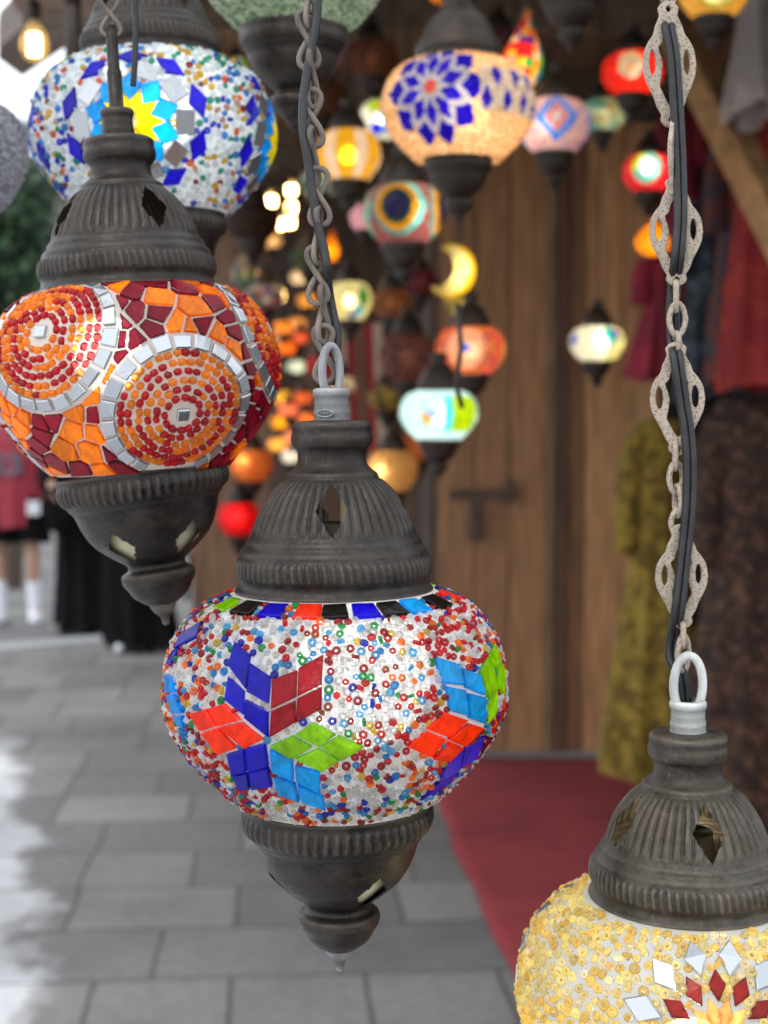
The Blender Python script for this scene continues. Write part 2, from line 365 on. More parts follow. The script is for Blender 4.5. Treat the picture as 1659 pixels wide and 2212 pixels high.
def bead_cover(S, spacing, tries, polys, palette, name, parent, tv, tf, lift=0.0006, pad=0.0011, extra=None, th_rng=(-math.pi, math.pi), side=0.3, csc=26, s0=0.003, s1=None):
    rej = lambda t, s: inside(polys, t, s, S, pad) or (extra(t, s) if extra else False)
    q = scatter(S, spacing, tries, rej, s0, s1, th_rng); bead_cover.q = q; pos = S.pt(q[:, 0], q[:, 1], lift); nr = S.normal(q[:, 0], q[:, 1])
    n = len(q); ax = nr + rng.normal(0, 0.28, (n, 3)); flip = rng.uniform(0, 1, n) < side
    ax[flip] = np.cross(nr[flip], rng.normal(0, 1, (flip.sum(), 3))) + nr[flip]*0.25
    cols = np.array([c for c, _ in palette]); wts = np.array([w_ for _, w_ in palette], float); seeds = [Vector((13.1*i, 5.7*i, 2.3*i)) for i in range(len(palette))]
    out = np.zeros((n, 3))
    for i in range(n):
        v = Vector(pos[i])*csc; ww = np.array([w_*math.exp(1.6*mnoise.noise(v + sd)) for w_, sd in zip(wts, seeds)])
        out[i] = cols[rng.choice(len(cols), p=ww/ww.sum())]*rng.uniform(0.8, 1.05)
    scl = rng.uniform(0.80, 1.18, n)
    return beads_mesh(name, pos, nr, ax, np.clip(out, 0, 1), tv, tf, scl, M['bead'], parent)

# shared hero lamp profiles, measured on the lamp in focus (photo y, half width in px at 0.70 m)
D0 = 0.70; Y0 = P(722, 1265, D0).y
def conv(lst, yref=1265):
    zr = zat(yref, Y0); return [(hw*Y0/F, zat(y, Y0)-zr) for y, hw in lst]
CAP = conv([(906, 24), (910, 76), (913, 83), (919, 86), (926, 85), (934, 84), (940, 88), (952, 88), (962, 84), (968, 77), (976, 73), (990, 73), (1002, 76), (1012, 86), (1018, 97), (1024, 100), (1029, 99), (1034, 108),
    (1050, 126), (1072, 144), (1098, 160), (1127, 172), (1148, 179), (1154, 185), (1160, 190), (1166, 189), (1172, 196), (1180, 203), (1187, 203), (1193, 206), (1200, 210), (1215, 212), (1232, 211), (1240, 208), (1246, 206), (1255, 210), (1262, 216), (1266, 218), (1267, 216), (1262, 211), (1252, 203)])
CAP = [(r, CAP[2][1] + (z-CAP[2][1])*1.024) if z < CAP[2][1] else (r, z) for r, z in CAP]
GLOBE = conv([(1264, 188), (1274, 209), (1284, 236), (1301, 275), (1322, 304), (1352, 330), (1388, 350), (1430, 362), (1474, 368), (1505, 368), (1535, 362), (1565, 349), (1595, 331), (1625, 309), (1655, 283), (1685, 252), (1712, 220), (1730, 202)])
CUP = conv([(1730, 200), (1723, 207), (1725, 210), (1733, 209), (1740, 206), (1750, 208), (1765, 209), (1780, 204), (1790, 196), (1796, 190), (1802, 189), (1808, 180), (1820, 176), (1828, 173), (1834, 172), (1850, 166), (1872, 155), (1895, 138), (1912, 118), (1926, 100), (1938, 82), (1944, 74), (1949, 70), (1957, 70), (1962, 76), (1966, 87), (1972, 91), (1984, 91), (1994, 87), (2005, 78), (2015, 74), (2026, 66), (2036, 52), (2043, 42), (2047, 34)])
TIP = conv([(2040, 36), (2050, 33), (2058, 29), (2066, 24), (2073, 16), (2078, 11), (2084, 10), (2096, 9), (2098, 5)])
SOCK = conv([(838, 30), (839, 39), (845, 41), (855, 40), (859, 36), (866, 36), (870, 38), (874, 36), (884, 38), (890, 40), (897, 38), (908, 40), (912, 40)])
SG = SG1 = Surf(GLOBE)
GLOBE2 = [(r if r < 0.049 else 0.049 + (r-0.049)*0.87, z*0.945) for r, z in GLOBE]; SG2 = Surf(GLOBE2)
def dense(prof, step=0.0007):
    q = np.array(prof); d = np.hypot(*np.diff(q, axis=0).T); s = np.concatenate([[0], np.cumsum(d)]); n = int(s[-1]/step)
    # rounded corners: resample then smooth lightly
    t = np.linspace(0, s[-1], n); r = np.interp(t, s, q[:, 0]); z = np.interp(t, s, q[:, 1])
    for _ in range(2):
        r[1:-1] = 0.25*r[:-2]+0.5*r[1:-1]+0.25*r[2:]; z[1:-1] = 0.25*z[:-2]+0.5*z[1:-1]+0.25*z[2:]
    return r, z
ZC = lambda y: conv([(y, 1)])[0][1]
def metal_lathe(name, prof, mat, parent, nseg=360, flute=None, rope=None, holes=(), hole_z=0, hole_a=0.006, hole_b=0.011, step=0.0008, dent=0.0004):
    r, z = dense(prof, step); m = len(r); th = np.linspace(0, 2*math.pi, nseg, endpoint=False)
    RR = np.repeat(r[:, None], nseg, 1); ZZ = np.repeat(z[:, None], nseg, 1); T = np.repeat(th[None], m, 0)
    if flute:
        z0, z1, nf, amp = flute; u = np.clip((ZZ-z1)/(z0-z1), 0, 1); win = np.clip(np.sin(np.pi*u)*2.2, 0, 1)*((ZZ < z0) & (ZZ > z1))
        wv = np.abs(np.sin(T*nf/2 + 0.15*np.sin(T*3))); RR += amp*win*(wv**0.7 - 0.75)
    if rope:
        z0, z1, nf, amp, slant = rope; u = np.clip((ZZ-z1)/(z0-z1), 0, 1); win = np.clip(np.sin(np.pi*u)*1.8, 0, 1)*((ZZ < z0) & (ZZ > z1))
        ph = T*nf + slant*(ZZ-z0)*400; RR += amp*win*(0.5+0.5*np.sin(ph))*(0.8+0.3*np.sin(T*7.3+1))
    if dent:
        for k in range(1, 6):
            RR += dent*0.5*np.sin(T*k + rng.uniform(0, 6) + ZZ*rng.uniform(20, 90))/k
    V = np.stack([RR*np.sin(T), -RR*np.cos(T), ZZ], -1).reshape(-1, 3)
    i = np.arange(m-1)[:, None]*nseg; k = np.arange(nseg)[None]; k2 = (k+1) % nseg
    Fq = np.stack([i+k, i+nseg+k, i+nseg+k2, i+k2], -1).reshape(-1, 4)
    if holes:
        c = V[Fq].mean(1); ct = np.arctan2(c[:, 0], -c[:, 1]); keep = np.ones(len(Fq), bool)
        for h in holes:
            rr = np.hypot(c[:, 0], c[:, 1]); dx = ((ct-h+np.pi) % (2*np.pi)-np.pi)*rr; dz = c[:, 2]-hole_z
            ph = np.arctan2(dz/hole_b, dx/hole_a); q = np.abs(dx)/hole_a + np.abs(dz)/hole_b
            keep &= ~(q < 1.02 - 0.07*np.cos(ph*8)*np.abs(np.sin(2*ph)))
        Fq = Fq[keep]
    return mesh_np(name, V, [Fq], mat, parent, None, True)
SMIN = float(np.interp(-ZC(1281), -SG.z, SG.s)); SMAX = float(np.interp(-ZC(1713), -SG.z, SG.s))

# ------------------------------------------------------------------ ground, carpet, sky-side things
def ground_mat():
    m, n, l, out = new_mat("grey_stone_paving"); p = principled(n, l, out, Roughness=0.7)
    tc = n.new("ShaderNodeTexCoord"); mp = n.new("ShaderNodeMapping"); mp.inputs["Rotation"].default_value = (0, 0, R(-4.4)); mp.inputs["Location"].default_value = (0.12, 0.02, 0)
    l.new(tc.outputs["Object"], mp.inputs[0]); nz = noise_tex(n, l, 2.2, 3, 0.5)
    add = n.new("ShaderNodeVectorMath"); add.operation = 'MULTIPLY_ADD'; add.inputs[1].default_value = (0.02, 0.02, 0); l.new(nz.outputs[1], add.inputs[0]); l.new(mp.outputs[0], add.inputs[2])
    b = n.new("ShaderNodeTexBrick"); b.inputs["Scale"].default_value = 1; b.inputs["Brick Width"].default_value = 0.50; b.inputs["Row Height"].default_value = 0.368
    b.inputs["Mortar Size"].default_value = 0.008; b.inputs["Mortar Smooth"].default_value = 0.35; b.offset = 0.42; b.squash = 0.72; b.squash_frequency = 3; b.offset_frequency = 2; b.inputs["Bias"].default_value = 0.0
    b.inputs["Color1"].default_value = (0.130, 0.129, 0.128, 1); b.inputs["Color2"].default_value = (0.222, 0.216, 0.208, 1); b.inputs["Mortar"].default_value = (0.070, 0.067, 0.063, 1)
    l.new(add.outputs[0], b.inputs["Vector"])
    t = noise_tex(n, l, 1.1, 5, 0.6); r = ramp(n, l, t.outputs[0], [(0.28, 0.66), (0.5, 0.98), (0.72, 1.18)])
    c1 = mixc(n, l, 1.0, b.outputs[0], r.outputs[0], 'MULTIPLY')
    t2 = noise_tex(n, l, 24, 7, 0.75); r2 = ramp(n, l, t2.outputs[0], [(0.3, 0.74), (0.7, 1.2)]); c2 = mixc(n, l, 1.0, c1, r2.outputs[0], 'MULTIPLY')
    # sunlit patch painted into the paving colour, left of the lane, ragged outline
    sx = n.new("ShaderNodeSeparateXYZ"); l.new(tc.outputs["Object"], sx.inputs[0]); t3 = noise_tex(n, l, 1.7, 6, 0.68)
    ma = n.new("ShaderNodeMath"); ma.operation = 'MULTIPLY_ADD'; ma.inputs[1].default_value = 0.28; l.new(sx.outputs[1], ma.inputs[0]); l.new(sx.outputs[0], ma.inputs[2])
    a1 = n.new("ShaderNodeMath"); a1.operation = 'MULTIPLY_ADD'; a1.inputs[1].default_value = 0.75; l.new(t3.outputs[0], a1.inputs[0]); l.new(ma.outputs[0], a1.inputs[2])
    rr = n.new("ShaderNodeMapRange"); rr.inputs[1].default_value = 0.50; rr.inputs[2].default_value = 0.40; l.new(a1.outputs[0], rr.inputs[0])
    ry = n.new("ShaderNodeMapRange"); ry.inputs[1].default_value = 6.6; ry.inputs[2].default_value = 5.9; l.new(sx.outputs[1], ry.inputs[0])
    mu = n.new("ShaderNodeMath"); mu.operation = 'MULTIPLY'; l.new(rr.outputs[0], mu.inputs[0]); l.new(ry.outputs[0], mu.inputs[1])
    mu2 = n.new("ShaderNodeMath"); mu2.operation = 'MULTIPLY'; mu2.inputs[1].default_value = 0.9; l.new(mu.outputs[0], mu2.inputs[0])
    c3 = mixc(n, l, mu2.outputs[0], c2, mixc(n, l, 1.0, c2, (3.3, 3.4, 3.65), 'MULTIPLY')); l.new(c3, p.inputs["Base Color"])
    bump(n, l, b.outputs["Fac"], p, -0.4, 0.006); return m
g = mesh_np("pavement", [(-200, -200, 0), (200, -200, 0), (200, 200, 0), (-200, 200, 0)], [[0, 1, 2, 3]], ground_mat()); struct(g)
kb = MB()
for i in range(9):
    kb.box((-0.5, -0.22, 0.0), (0.49, 0.0, 0.012), (1, 1, 1), Matrix.Translation((-4.1 + i*0.98*0.98, 8.05 + i*0.62*0.98, 0)) @ Matrix.Rotation(R(32), 4, 'Z'))
struct(kb.build("kerb_band", plain("pale_kerb_stone", (0.34, 0.345, 0.35), 0.8, 0, 0.15)))

# carpet
def carpet_mat():
    m, n, l, out = new_mat("red_carpet_pile"); p = principled(n, l, out, Roughness=0.95)
    t = noise_tex(n, l, 2.5, 5); r = ramp(n, l, t.outputs[0], [(0.3, (0.19, 0.017, 0.022)), (0.7, (0.31, 0.034, 0.039))]); l.new(r.outputs[0], p.inputs["Base Color"])
    bump(n, l, noise_tex(n, l, 400).outputs[0], p, 0.5, 0.004); return m
N = 40; V = []; f = []
for j in range(N+1):
    for i in range(N+1):
        d = 2.2 + (6.0-2.2)*j/N; x0 = 0.335 + (0.20-0.335)*(d-3.6)/2.0 if d > 3.6 else 0.335 + 0.07*(3.6-d)/2
        x0 += 0.014*math.sin(d*2.3)+0.006*math.sin(d*9.1); x = x0 + (2.2-x0)*i/N; V.append((x, d, 0.010 + 0.004*math.sin(x*4+d*3)*math.exp(-i*0.2)))
for j in range(N):
    for i in range(N): f.append([j*(N+1)+i, j*(N+1)+i+1, (j+1)*(N+1)+i+1, (j+1)*(N+1)+i])
c = mesh_np("carpet", V, f, carpet_mat(), None, None, True); tag(c, "plain red carpet laid on the paving before the plank door", "carpet")
sm = c.modifiers.new("thick", 'SOLIDIFY'); sm.thickness = 0.008

# ------------------------------------------------------------------ stall: plank door wall, rear wall, roof
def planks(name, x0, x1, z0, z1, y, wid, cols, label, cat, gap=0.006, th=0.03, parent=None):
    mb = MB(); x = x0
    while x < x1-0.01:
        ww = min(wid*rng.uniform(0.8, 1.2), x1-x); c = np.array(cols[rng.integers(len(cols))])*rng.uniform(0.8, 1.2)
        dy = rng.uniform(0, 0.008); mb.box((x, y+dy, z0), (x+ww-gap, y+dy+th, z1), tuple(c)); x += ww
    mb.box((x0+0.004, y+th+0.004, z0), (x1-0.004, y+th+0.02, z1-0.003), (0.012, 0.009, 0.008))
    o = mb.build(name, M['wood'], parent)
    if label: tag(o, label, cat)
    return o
dw = thing("plank_door", "tall brown plank door with dark strap latch behind the red carpet", "door", (0, 0, 0))
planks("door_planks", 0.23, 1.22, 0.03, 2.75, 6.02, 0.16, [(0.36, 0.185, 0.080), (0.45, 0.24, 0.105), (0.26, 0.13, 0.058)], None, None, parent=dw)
mb = MB(); mb.box((0.695, 5.985, 0.03), (0.735, 6.018, 2.75), (0.21, 0.13, 0.072)); mb.box((0.75, 5.99, 0.03), (0.775, 6.018, 2.75), (0.14, 0.08, 0.045)); mb.build("door_post", M['wood'], dw)
mb = MB(); mb.box((0.28, 5.98, 1.145), (0.57, 6.0, 1.185), (0.035, 0.022, 0.016)); mb.box((0.53, 5.96, 1.13), (0.56, 6.0, 1.23)); mb.box((0.37, 5.985, 0.96), (0.42, 6.0, 1.14)); mb.tube([(0.395, 5.99, 1.08), (0.395, 5.93, 1.08), (0.395, 5.93, 1.0), (0.395, 5.99, 1.0)], 0.01)
for q in range(len(mb.c)): mb.c[q] = (0.085, 0.052, 0.034)
mb.build("latch", M['woodbeam'], dw)
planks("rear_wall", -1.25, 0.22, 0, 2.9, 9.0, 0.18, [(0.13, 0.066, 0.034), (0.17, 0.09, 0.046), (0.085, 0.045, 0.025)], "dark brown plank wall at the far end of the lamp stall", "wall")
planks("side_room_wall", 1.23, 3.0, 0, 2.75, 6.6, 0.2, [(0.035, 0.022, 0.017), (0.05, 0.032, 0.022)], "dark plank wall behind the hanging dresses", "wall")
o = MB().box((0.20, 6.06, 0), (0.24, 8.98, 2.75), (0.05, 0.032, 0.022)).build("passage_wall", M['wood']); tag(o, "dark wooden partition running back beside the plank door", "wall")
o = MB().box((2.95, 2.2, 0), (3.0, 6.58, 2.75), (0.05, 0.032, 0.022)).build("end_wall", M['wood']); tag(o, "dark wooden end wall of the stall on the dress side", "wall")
# roof over the stall: boards carried by joists
rf = thing("stall_roof", "dark brown boarded roof over the lamp stall", "roof", (0, 0, 0))
mb = MB(); x = -1.15
while x < 2.95:
    mb.box((x, 2.1, 2.82), (x+0.19, 9.2, 2.85), tuple(np.array((0.13, 0.07, 0.036))*rng.uniform(0.7, 1.3))); x += 0.196
mb.box((-1.14, 2.11, 2.856), (2.94, 9.19, 2.87), (0.012, 0.009, 0.008)); mb.build("roof_boards", M['wood'], rf)
for yy in (2.4, 3.4, 4.4, 5.4, 6.9, 8.2):
    MB().box((-1.12, yy, 2.70), (2.92, yy+0.09, 2.817), tuple(np.array((0.10, 0.065, 0.04))*rng.uniform(0.7, 1.2))).build("joist", M['woodbeam'], rf)
# diagonal brace on the right
def beam_between(a, b, wdt, dep, col, name, label, cat):
    a, b = Vector(a), Vector(b); L = (b-a).length; q = (b-a).to_track_quat('Z', 'Y').to_matrix().to_4x4()
    o = MB().box((-wdt/2, -dep/2, 0), (wdt/2, dep/2, L), col).build(name, M['woodbeam']); o.matrix_world = Matrix.Translation(a) @ q
    bv = o.modifiers.new("b", 'BEVEL'); bv.width = 0.006; tag(o, label, cat); return o
beam_between(P(1462, 70, 4.3), P(1780, 690, 3.9), 0.105, 0.09, (0.34, 0.185, 0.07), "roof_brace", "sloping ochre timber brace at the upper right before the garments", "beam")
beam_between(P(1200, -20, 5.0), P(1420, 95, 5.0), 0.16, 0.12, (0.25, 0.155, 0.08), "cross_beam", "brown timber crossing above the red lamps", "beam")
# eave board corner jutting into the sky at upper left
poly = [(24, 0), (48, 35), (48, 54), (0, 102), (-60, 150), (-30, 168), (0, 128), (13, 139), (48, 165), (141, 102), (190, 74), (300, -30), (300, -160), (-30, -160)]
poly = [(20, -60), (24, 0), (48, 33), (49, 54), (0, 102), (-4, 126), (13, 139), (48, 165), (141, 102), (190, 74), (262, 20), (340, -60)]
top = [on_z(x, y, 2.25) for x, y in poly]; n_ = len(top)
mb = MB(); mb.add(top + [p + Vector((0, 0, 0.07)) for p in top], [list(range(n_)), [n_+i for i in range(n_)][::-1]] + [[i, (i+1) % n_, n_+(i+1) % n_, n_+i] for i in range(n_)], (0.17, 0.13, 0.10))
o = mb.build("eave_board", M['woodbeam']); tag(o, "broken-ended brown eave board against the white sky", "eave board")
# hanging rails overhead (out of the frame) that carry the lamps
for nm, yy, zz, lab in (("hanging_rail", Y0, 2.12, "round iron rail the front lamps hang from"), ("hanging_rail", 1.02, 2.12, "round iron rail holding the blue star lamp")):
    o = MB().tube([(-1.4, yy, zz), (1.4, yy, zz)], 0.016, 12).build(nm, M['bronze_far'], None, True); tag(o, lab, "rail")

# ------------------------------------------------------------------ chains and cords
def fig8(L, Wd, wire, gap, n=40):
    """one twisted wire link lying in xz, centre at origin"""
    pts = []
    for i in range(n):
        t = 2*math.pi*i/n; pts.append((Wd/2*math.sin(2*t)*1.0, gap*math.cos(t - math.pi/2)*1.0, L/2*math.cos(t)))
    # lemniscate in z: x ~ sin 2t, z ~ cos t ; strands pass each other in y at the crossing
    return MB().tube(pts, wire, 8, None, True)
_lk = {}
def wire_link(parent, p, L, Wd, wire, rz, mat, tilt=0.0, oval=False, name="chain_link"):
    k = (round(L, 5), round(Wd, 5), round(wire, 5), oval, mat.name)
    if k not in _lk:
        if oval: mb = MB().tube([(Wd/2*math.sin(t)*(1-0.12*abs(math.cos(t))), 0, L/2*math.cos(t)) for t in np.linspace(0, 2*math.pi, 28, endpoint=False)], wire, 8, None, True)
        else: mb = fig8(L, Wd, wire, wire*0.85)
        o = mb.build(name, mat, parent, True); _lk[k] = o.data
    else:
        o = bpy.data.objects.new(name, _lk[k]); link(o, parent)
    o.location = p; o.rotation_euler = (0, tilt, rz); return o
def cord(parent, pts, r, mat, twin=True, name="power_cord"):
    q = smoothpts(pts, 10); mb = MB()
    if twin:
        for s_ in (-1, 1): mb.tube([(p[0]+s_*r*0.9, p[1]+0.25*r*s_, p[2]) for p in q], r, 8)
    else: mb.tube(q, r, 8)
    return mb.build(name, mat, parent, True)
def loop_hook(parent, z0, h, wd, wire, rz, mat, name="hanging_loop"):
    pts = []
    for t in np.linspace(-0.5*math.pi-0.55, 1.5*math.pi-2.59, 2): pass
    for a in np.linspace(-1.25, math.pi+1.25, 30):
        pts.append((wd/2*math.cos(a), 0, h*0.5*math.sin(a)*1.0))
    mb = MB().tube(pts, wire, 10); o = mb.build(name, mat, parent, True); o.location = (0, 0, z0 + h*0.42); o.rotation_euler = (0, 0, rz); return o
def bulb(parent, c, r, col, s, name="bulb"):
    V, Fq = [], []
    nu, nv = 14, 9
    for j in range(nv+1):
        b = math.pi*j/nv
        for i in range(nu): V.append((c[0]+r*math.sin(b)*math.cos(2*math.pi*i/nu), c[1]+r*math.sin(b)*math.sin(2*math.pi*i/nu), c[2]+r*1.1*math.cos(b)))
    for j in range(nv):
        for i in range(nu): Fq.append([j*nu+i, (j+1)*nu+i, (j+1)*nu+(i+1) % nu, j*nu+(i+1) % nu])
    return mesh_np(name, V, Fq, emat(col, s), parent, None, True)

# ------------------------------------------------------------------ hero lamps
def hero(name, label, px, py, d, tilt, capmat, sockmat, tipmat, hole_th, cup_tilt=0.0, cup_holes=(-1.12, 0.60, 2.2), rz=0.0, shell='shell', bulbc=(0.016, 0, -0.045), bcol=(1, 0.95, 0.86), bs=20, bulb_r=0.02, wire=True, zscale=1.0):
    T = thing(name, label, "lamp", P(px, py, d), (0, -tilt, 0), "mosaic lamps hanging at the front of the stall")
    bpy.context.view_layer.update()
    metal_lathe("cap", CAP, capmat, T, 420, (ZC(1030), ZC(1152), 46, 0.0016), (ZC(1196), ZC(1244), 76, 0.0011, 0.5), hole_th, ZC(1094), 0.0078, 0.0125)
    metal_lathe("socket", SOCK, sockmat, T, 96, dent=0)
    gl = mesh_surf("globe", SG, M[shell], T)
    cu = metal_lathe("cup", CUP, capmat, T, 360, None, (ZC(1738), ZC(1794), 60, 0.0013, 0.0), cup_holes, ZC(1896), 0.0085, 0.0095)
    zc = ZC(1730); cu.location = (0, 0, 0); cu.rotation_euler = (0, -cup_tilt, 0)
    if cup_tilt: cu.location = (math.sin(cup_tilt)*zc, 0, zc*(1-math.cos(cup_tilt)))   # pivot at the cup mouth
    cu.location.z += -ZC(1725)*(1-zscale)
    metal_lathe("finial", TIP, tipmat, cu, 48, dent=0)
    ln = [(r*0.86-0.0012, z) for r, z in CUP[12:25]]; MB().lathe(ln, 48).build("liner", M['cream'], cu, True)
    if wire: MB().lathe([(0.0022, ZC(1040)), (0.0022, ZC(1200))], 10, None, (0.006, -0.012, 0)).build("lead_wire", M['cream'], T, True)
    MB().lathe([(0.013, ZC(1130)), (0.014, ZC(1200)), (0.013, ZC(1330))], 24).build("bulb_holder", M['bronze'], T, True)
    bulb(T, bulbc, bulb_r, bcol, bs)
    return T, gl
def mesh_surf(name, S, mat, parent, nseg=420, cols=None, h=0.0):
    m = int(S.L/0.0011); th = np.linspace(0, 2*math.pi, nseg, endpoint=False); T, Q = np.meshgrid(th, np.linspace(0, S.L, m)); V = S.pt(T.ravel(), Q.ravel(), h)
    i = np.arange(m-1)[:, None]*nseg; k = np.arange(nseg)[None]; k2 = (k+1) % nseg
    return mesh_np(name, V, [np.stack([i+k, i+nseg+k, i+nseg+k2, i+k2], -1).reshape(-1, 4)], mat, parent, np.zeros(((m-1)*nseg, 3)), True)
def clear_under(gl, S, polys, beads, rad, nseg=420, grow=0.0):
    """mark the faces of the glass globe that lie under tiles and beads: bare glass there, grout elsewhere"""
    m = int(S.L/0.0011); th = (np.arange(nseg)+0.5)*2*math.pi/nseg; ss = (np.arange(m-1)+0.5)*S.L/(m-1); K = np.zeros((m-1, nseg), bool); TT, SS = np.meshgrid(th, ss)
    for c, sc_, X in polys:
        r0 = float(np.interp(sc_, S.s, S.r)); d = (TT-c+math.pi) % (2*math.pi)-math.pi; px, py = (c+d)*r0, -SS; e = np.roll(X, -1, 0)-X; ok = np.ones_like(K)
        for (x, y), (ex, ey) in zip(X, e): ok &= (ex*(py-y)-ey*(px-x))/(math.hypot(ex, ey)+1e-9) > 0.0003-grow
        K |= ok
    for t, s_ in beads:
        j0, j1 = max(0, int((s_-rad)/S.L*(m-1))), min(m-2, int((s_+rad)/S.L*(m-1))); r0 = float(np.interp(s_, S.s, S.r)); w_ = rad/r0
        ii = np.arange(int((t-w_) % (2*math.pi)/(2*math.pi)*nseg), int((t-w_) % (2*math.pi)/(2*math.pi)*nseg)+int(2*w_/(2*math.pi)*nseg)+2) % nseg
        jj = np.arange(j0, j1+1); J, I = np.meshgrid(jj, ii, indexing='ij'); D = ((th[I]-t+math.pi) % (2*math.pi)-math.pi)*r0; K[J, I] |= D*D+(ss[J]-s_)**2 < rad*rad
    c = np.zeros((K.size, 4), np.float32); c[:, 0] = K.ravel(); c[:, 3] = 1; gl.data.attributes["Col"].data.foreach_set("color", c.ravel())
TV, TF = torus(11, 6, 0.00120, 0.00072, 1.4)
TVB, TFB = torus(9, 6, 0.00150, 0.00100, 1.2)
TVY, TFY = torus(12, 6, 0.00168, 0.00080, 1.45)
C = {k: lin(v) for k, v in dict(blue="1608c8", navy="1c10b4", red="b0061e", dred="7c0420", orange="ff3c08", green="9ad800", cyan="00a4ea", black="1a1814", amber="ff7a00", dorange="ff9010", maroon="8a0c2c", yellow="ffe800", sky="08a2f2", purple="3a12c0").items()}

# ---- 1: the bright lamp in focus
T1, G1 = hero("mosaic_lamp", "large multicoloured beaded lamp with cube tile motifs, hanging in sharp focus at the centre", 722, 1265, D0, R(0.7), M['bronze'], M['zinc'], M['zinc'], [0.02, 1.6, 3.15, 4.7], bulbc=(0.014, -0.008, -0.044), bs=2.5, bulb_r=0.034)
Mi = T1.matrix_world.inverted()
Z2 = lambda x, y: ((500+x*0.7233)*0.6636, (1850+y*0.7233)*0.6636)
tl1 = Tiles(SG)
cubes = [('blue', [[(375,335),(442,392),(425,545),(345,440)], [(442,428),(535,490),(523,608),(428,555)], [(345,485),(414,552),(412,658),(328,590)], [(422,588),(522,640),(522,760),(415,672)]]),
 ('red', [[(540,500),(650,460),(646,578),(535,632)], [(654,452),(766,392),(760,522),(651,576)], [(535,640),(643,592),(641,692),(528,757)], [(649,584),(762,530),(757,632),(641,696)]]),
 ('orange', [[(170,655),(247,630),(295,707),(220,730)], [(250,630),(326,608),(402,680),(300,708)], [(225,735),(298,714),(382,802),(300,827)], [(305,710),(405,688),(500,765),(415,806)]]),
 ('blue', [[(338,830),(416,808),(426,906),(360,922)], [(421,805),(510,780),(523,882),(434,905)], [(362,926),(431,913),(441,982),(390,987)], [(436,910),(523,888),(540,970),(446,987)]]),
 ('green', [[(640,745),(720,688),(822,745),(745,797)], [(528,795),(630,748),(717,798),(625,850)], [(753,798),(836,748),(946,798),(845,860)], [(640,850),(745,805),(836,858),(760,907)]]),
 ('cyan', [[(528,810),(631,852),(634,947),(535,905)], [(639,880),(752,910),(752,1007),(643,950)], [(540,925),(641,960),(661,1037),(565,1005)], [(649,963),(765,1010),(776,1077),(668,1040)]]),
 ('navy', [[(228,243),(207,312),(108,368),(130,310)], [(103,372),(132,362),(90,445),(72,430)]]),
 ('cyan', [[(65,478),(101,490),(106,557),(69,562)], [(72,570),(106,562),(143,650),(100,655)], [(105,662),(140,660),(150,712),(120,705)]]),
 ('cyan', [[(1255,400),(1370,434),(1391,527),(1290,517)], [(1374,450),(1456,480),(1481,572),(1395,537)], [(1308,530),(1396,548),(1406,662),(1324,640)], [(1404,560),(1481,580),(1479,697),(1410,672)]]),
 ('green', [[(1520,345),(1545,420),(1522,452),(1494,400)], [(1487,405),(1520,460),(1534,535),(1495,585),(1455,470)], [(1548,428),(1567,470),(1562,572),(1540,537),(1526,452)], [(1500,590),(1535,545),(1528,650),(1486,702)]]),
 ('orange', [[(1300,645),(1402,680),(1321,757),(1223,720)], [(1223,725),(1312,765),(1240,842),(1133,795)], [(1410,694),(1477,715),(1395,797),(1315,765)], [(1323,775),(1387,800),(1320,862),(1250,850)], [(1588,575),(1588,640),(1540,730),(1512,738),(1550,650)]]),
 ('purple', [[(1393,800),(1480,748),(1442,842),(1370,892)], [(1385,806),(1366,892),(1270,957),(1310,866)], [(1360,902),(1330,952),(1190,1032),(1262,962)]]), ('dred', [[(1490,748),(1512,752),(1470,812),(1446,848)]])]
for col, ps in cubes:
    for p_ in ps:
        q = [SG.pick(Mi, *Z2(x, y)) for x, y in p_]; cc = np.array(C[col])*rng.uniform(0.85, 1.12)
        tl1.add(q, np.clip(cc, 0, 1), 0.0022, 0.0001)
        th_c = np.mean([a for a, _ in q])
        if abs(th_c) < 1.2: tl1.add([(a+math.pi, b) for a, b in q], np.clip(cc, 0, 1), 0.0022, 0.0001)   # the motif repeats on the far side
for k, (x, y, col) in enumerate([(340,120,'cyan'),(392,142,'green'),(465,160,'black'),(565,176,'blue'),(705,184,'orange'),(815,188,'black'),(940,180,'blue'),(1060,176,'black'),(1150,160,'cyan'),(1232,140,'black'),(1287,112,'orange'),(1318,84,'black')]):
    th, s = SG.pick(Mi, *Z2(x, y)); r0 = float(SG.rz(s)[0]); a = 0.0058/r0; s = SMIN + 0.0058
    sk = rng.uniform(-0.1, 0.1)*a
    for off in (0, math.pi): tl1.add([(th-a+off+sk, s-0.0062), (th+a+off+sk, s-0.0062), (th+a*1.02+off, s+0.006), (th-a*1.02+off, s+0.006)], np.array(C[col]), 0.0021)
tl1.build("mosaic_tile", M['tile'], G1)
W_ = lin((0.93, 0.93, 0.92)); pal1 = [(W_, 38), (lin((.97, .98, 1)), 8), (lin("e01828"), 20), (lin("c01024"), 7), (lin("ff9c20"), 8), (lin("3aa8e0"), 6), (lin("70c4ec"), 6), (lin("2040d0"), 4), (lin("28b868"), 4), (lin("e8d060"), 4), (lin("b85818"), 2)]
bead_cover(SG, 0.00295, 110000, tl1.polys, pal1, "bead_covering", G1, TV, TF, 0.0007, 0.0010, s0=SMIN, s1=SMAX)
clear_under(G1, SG, tl1.polys, bead_cover.q, 0.0015)
mk = MB().tube([(0.0042*math.cos(t), 0, 0.0017*math.sin(t)) for t in np.linspace(0, 2*math.pi, 20, endpoint=False)], 0.00045, 6, None, True)
for q in range(4): mk.tube([(-0.0026+0.0017*q, -.0001, -0.0008), (-0.0022+0.0017*q, -.0001, 0.0008), (-0.0018+0.0017*q, -.0001, -0.0006)], 0.0003, 5)
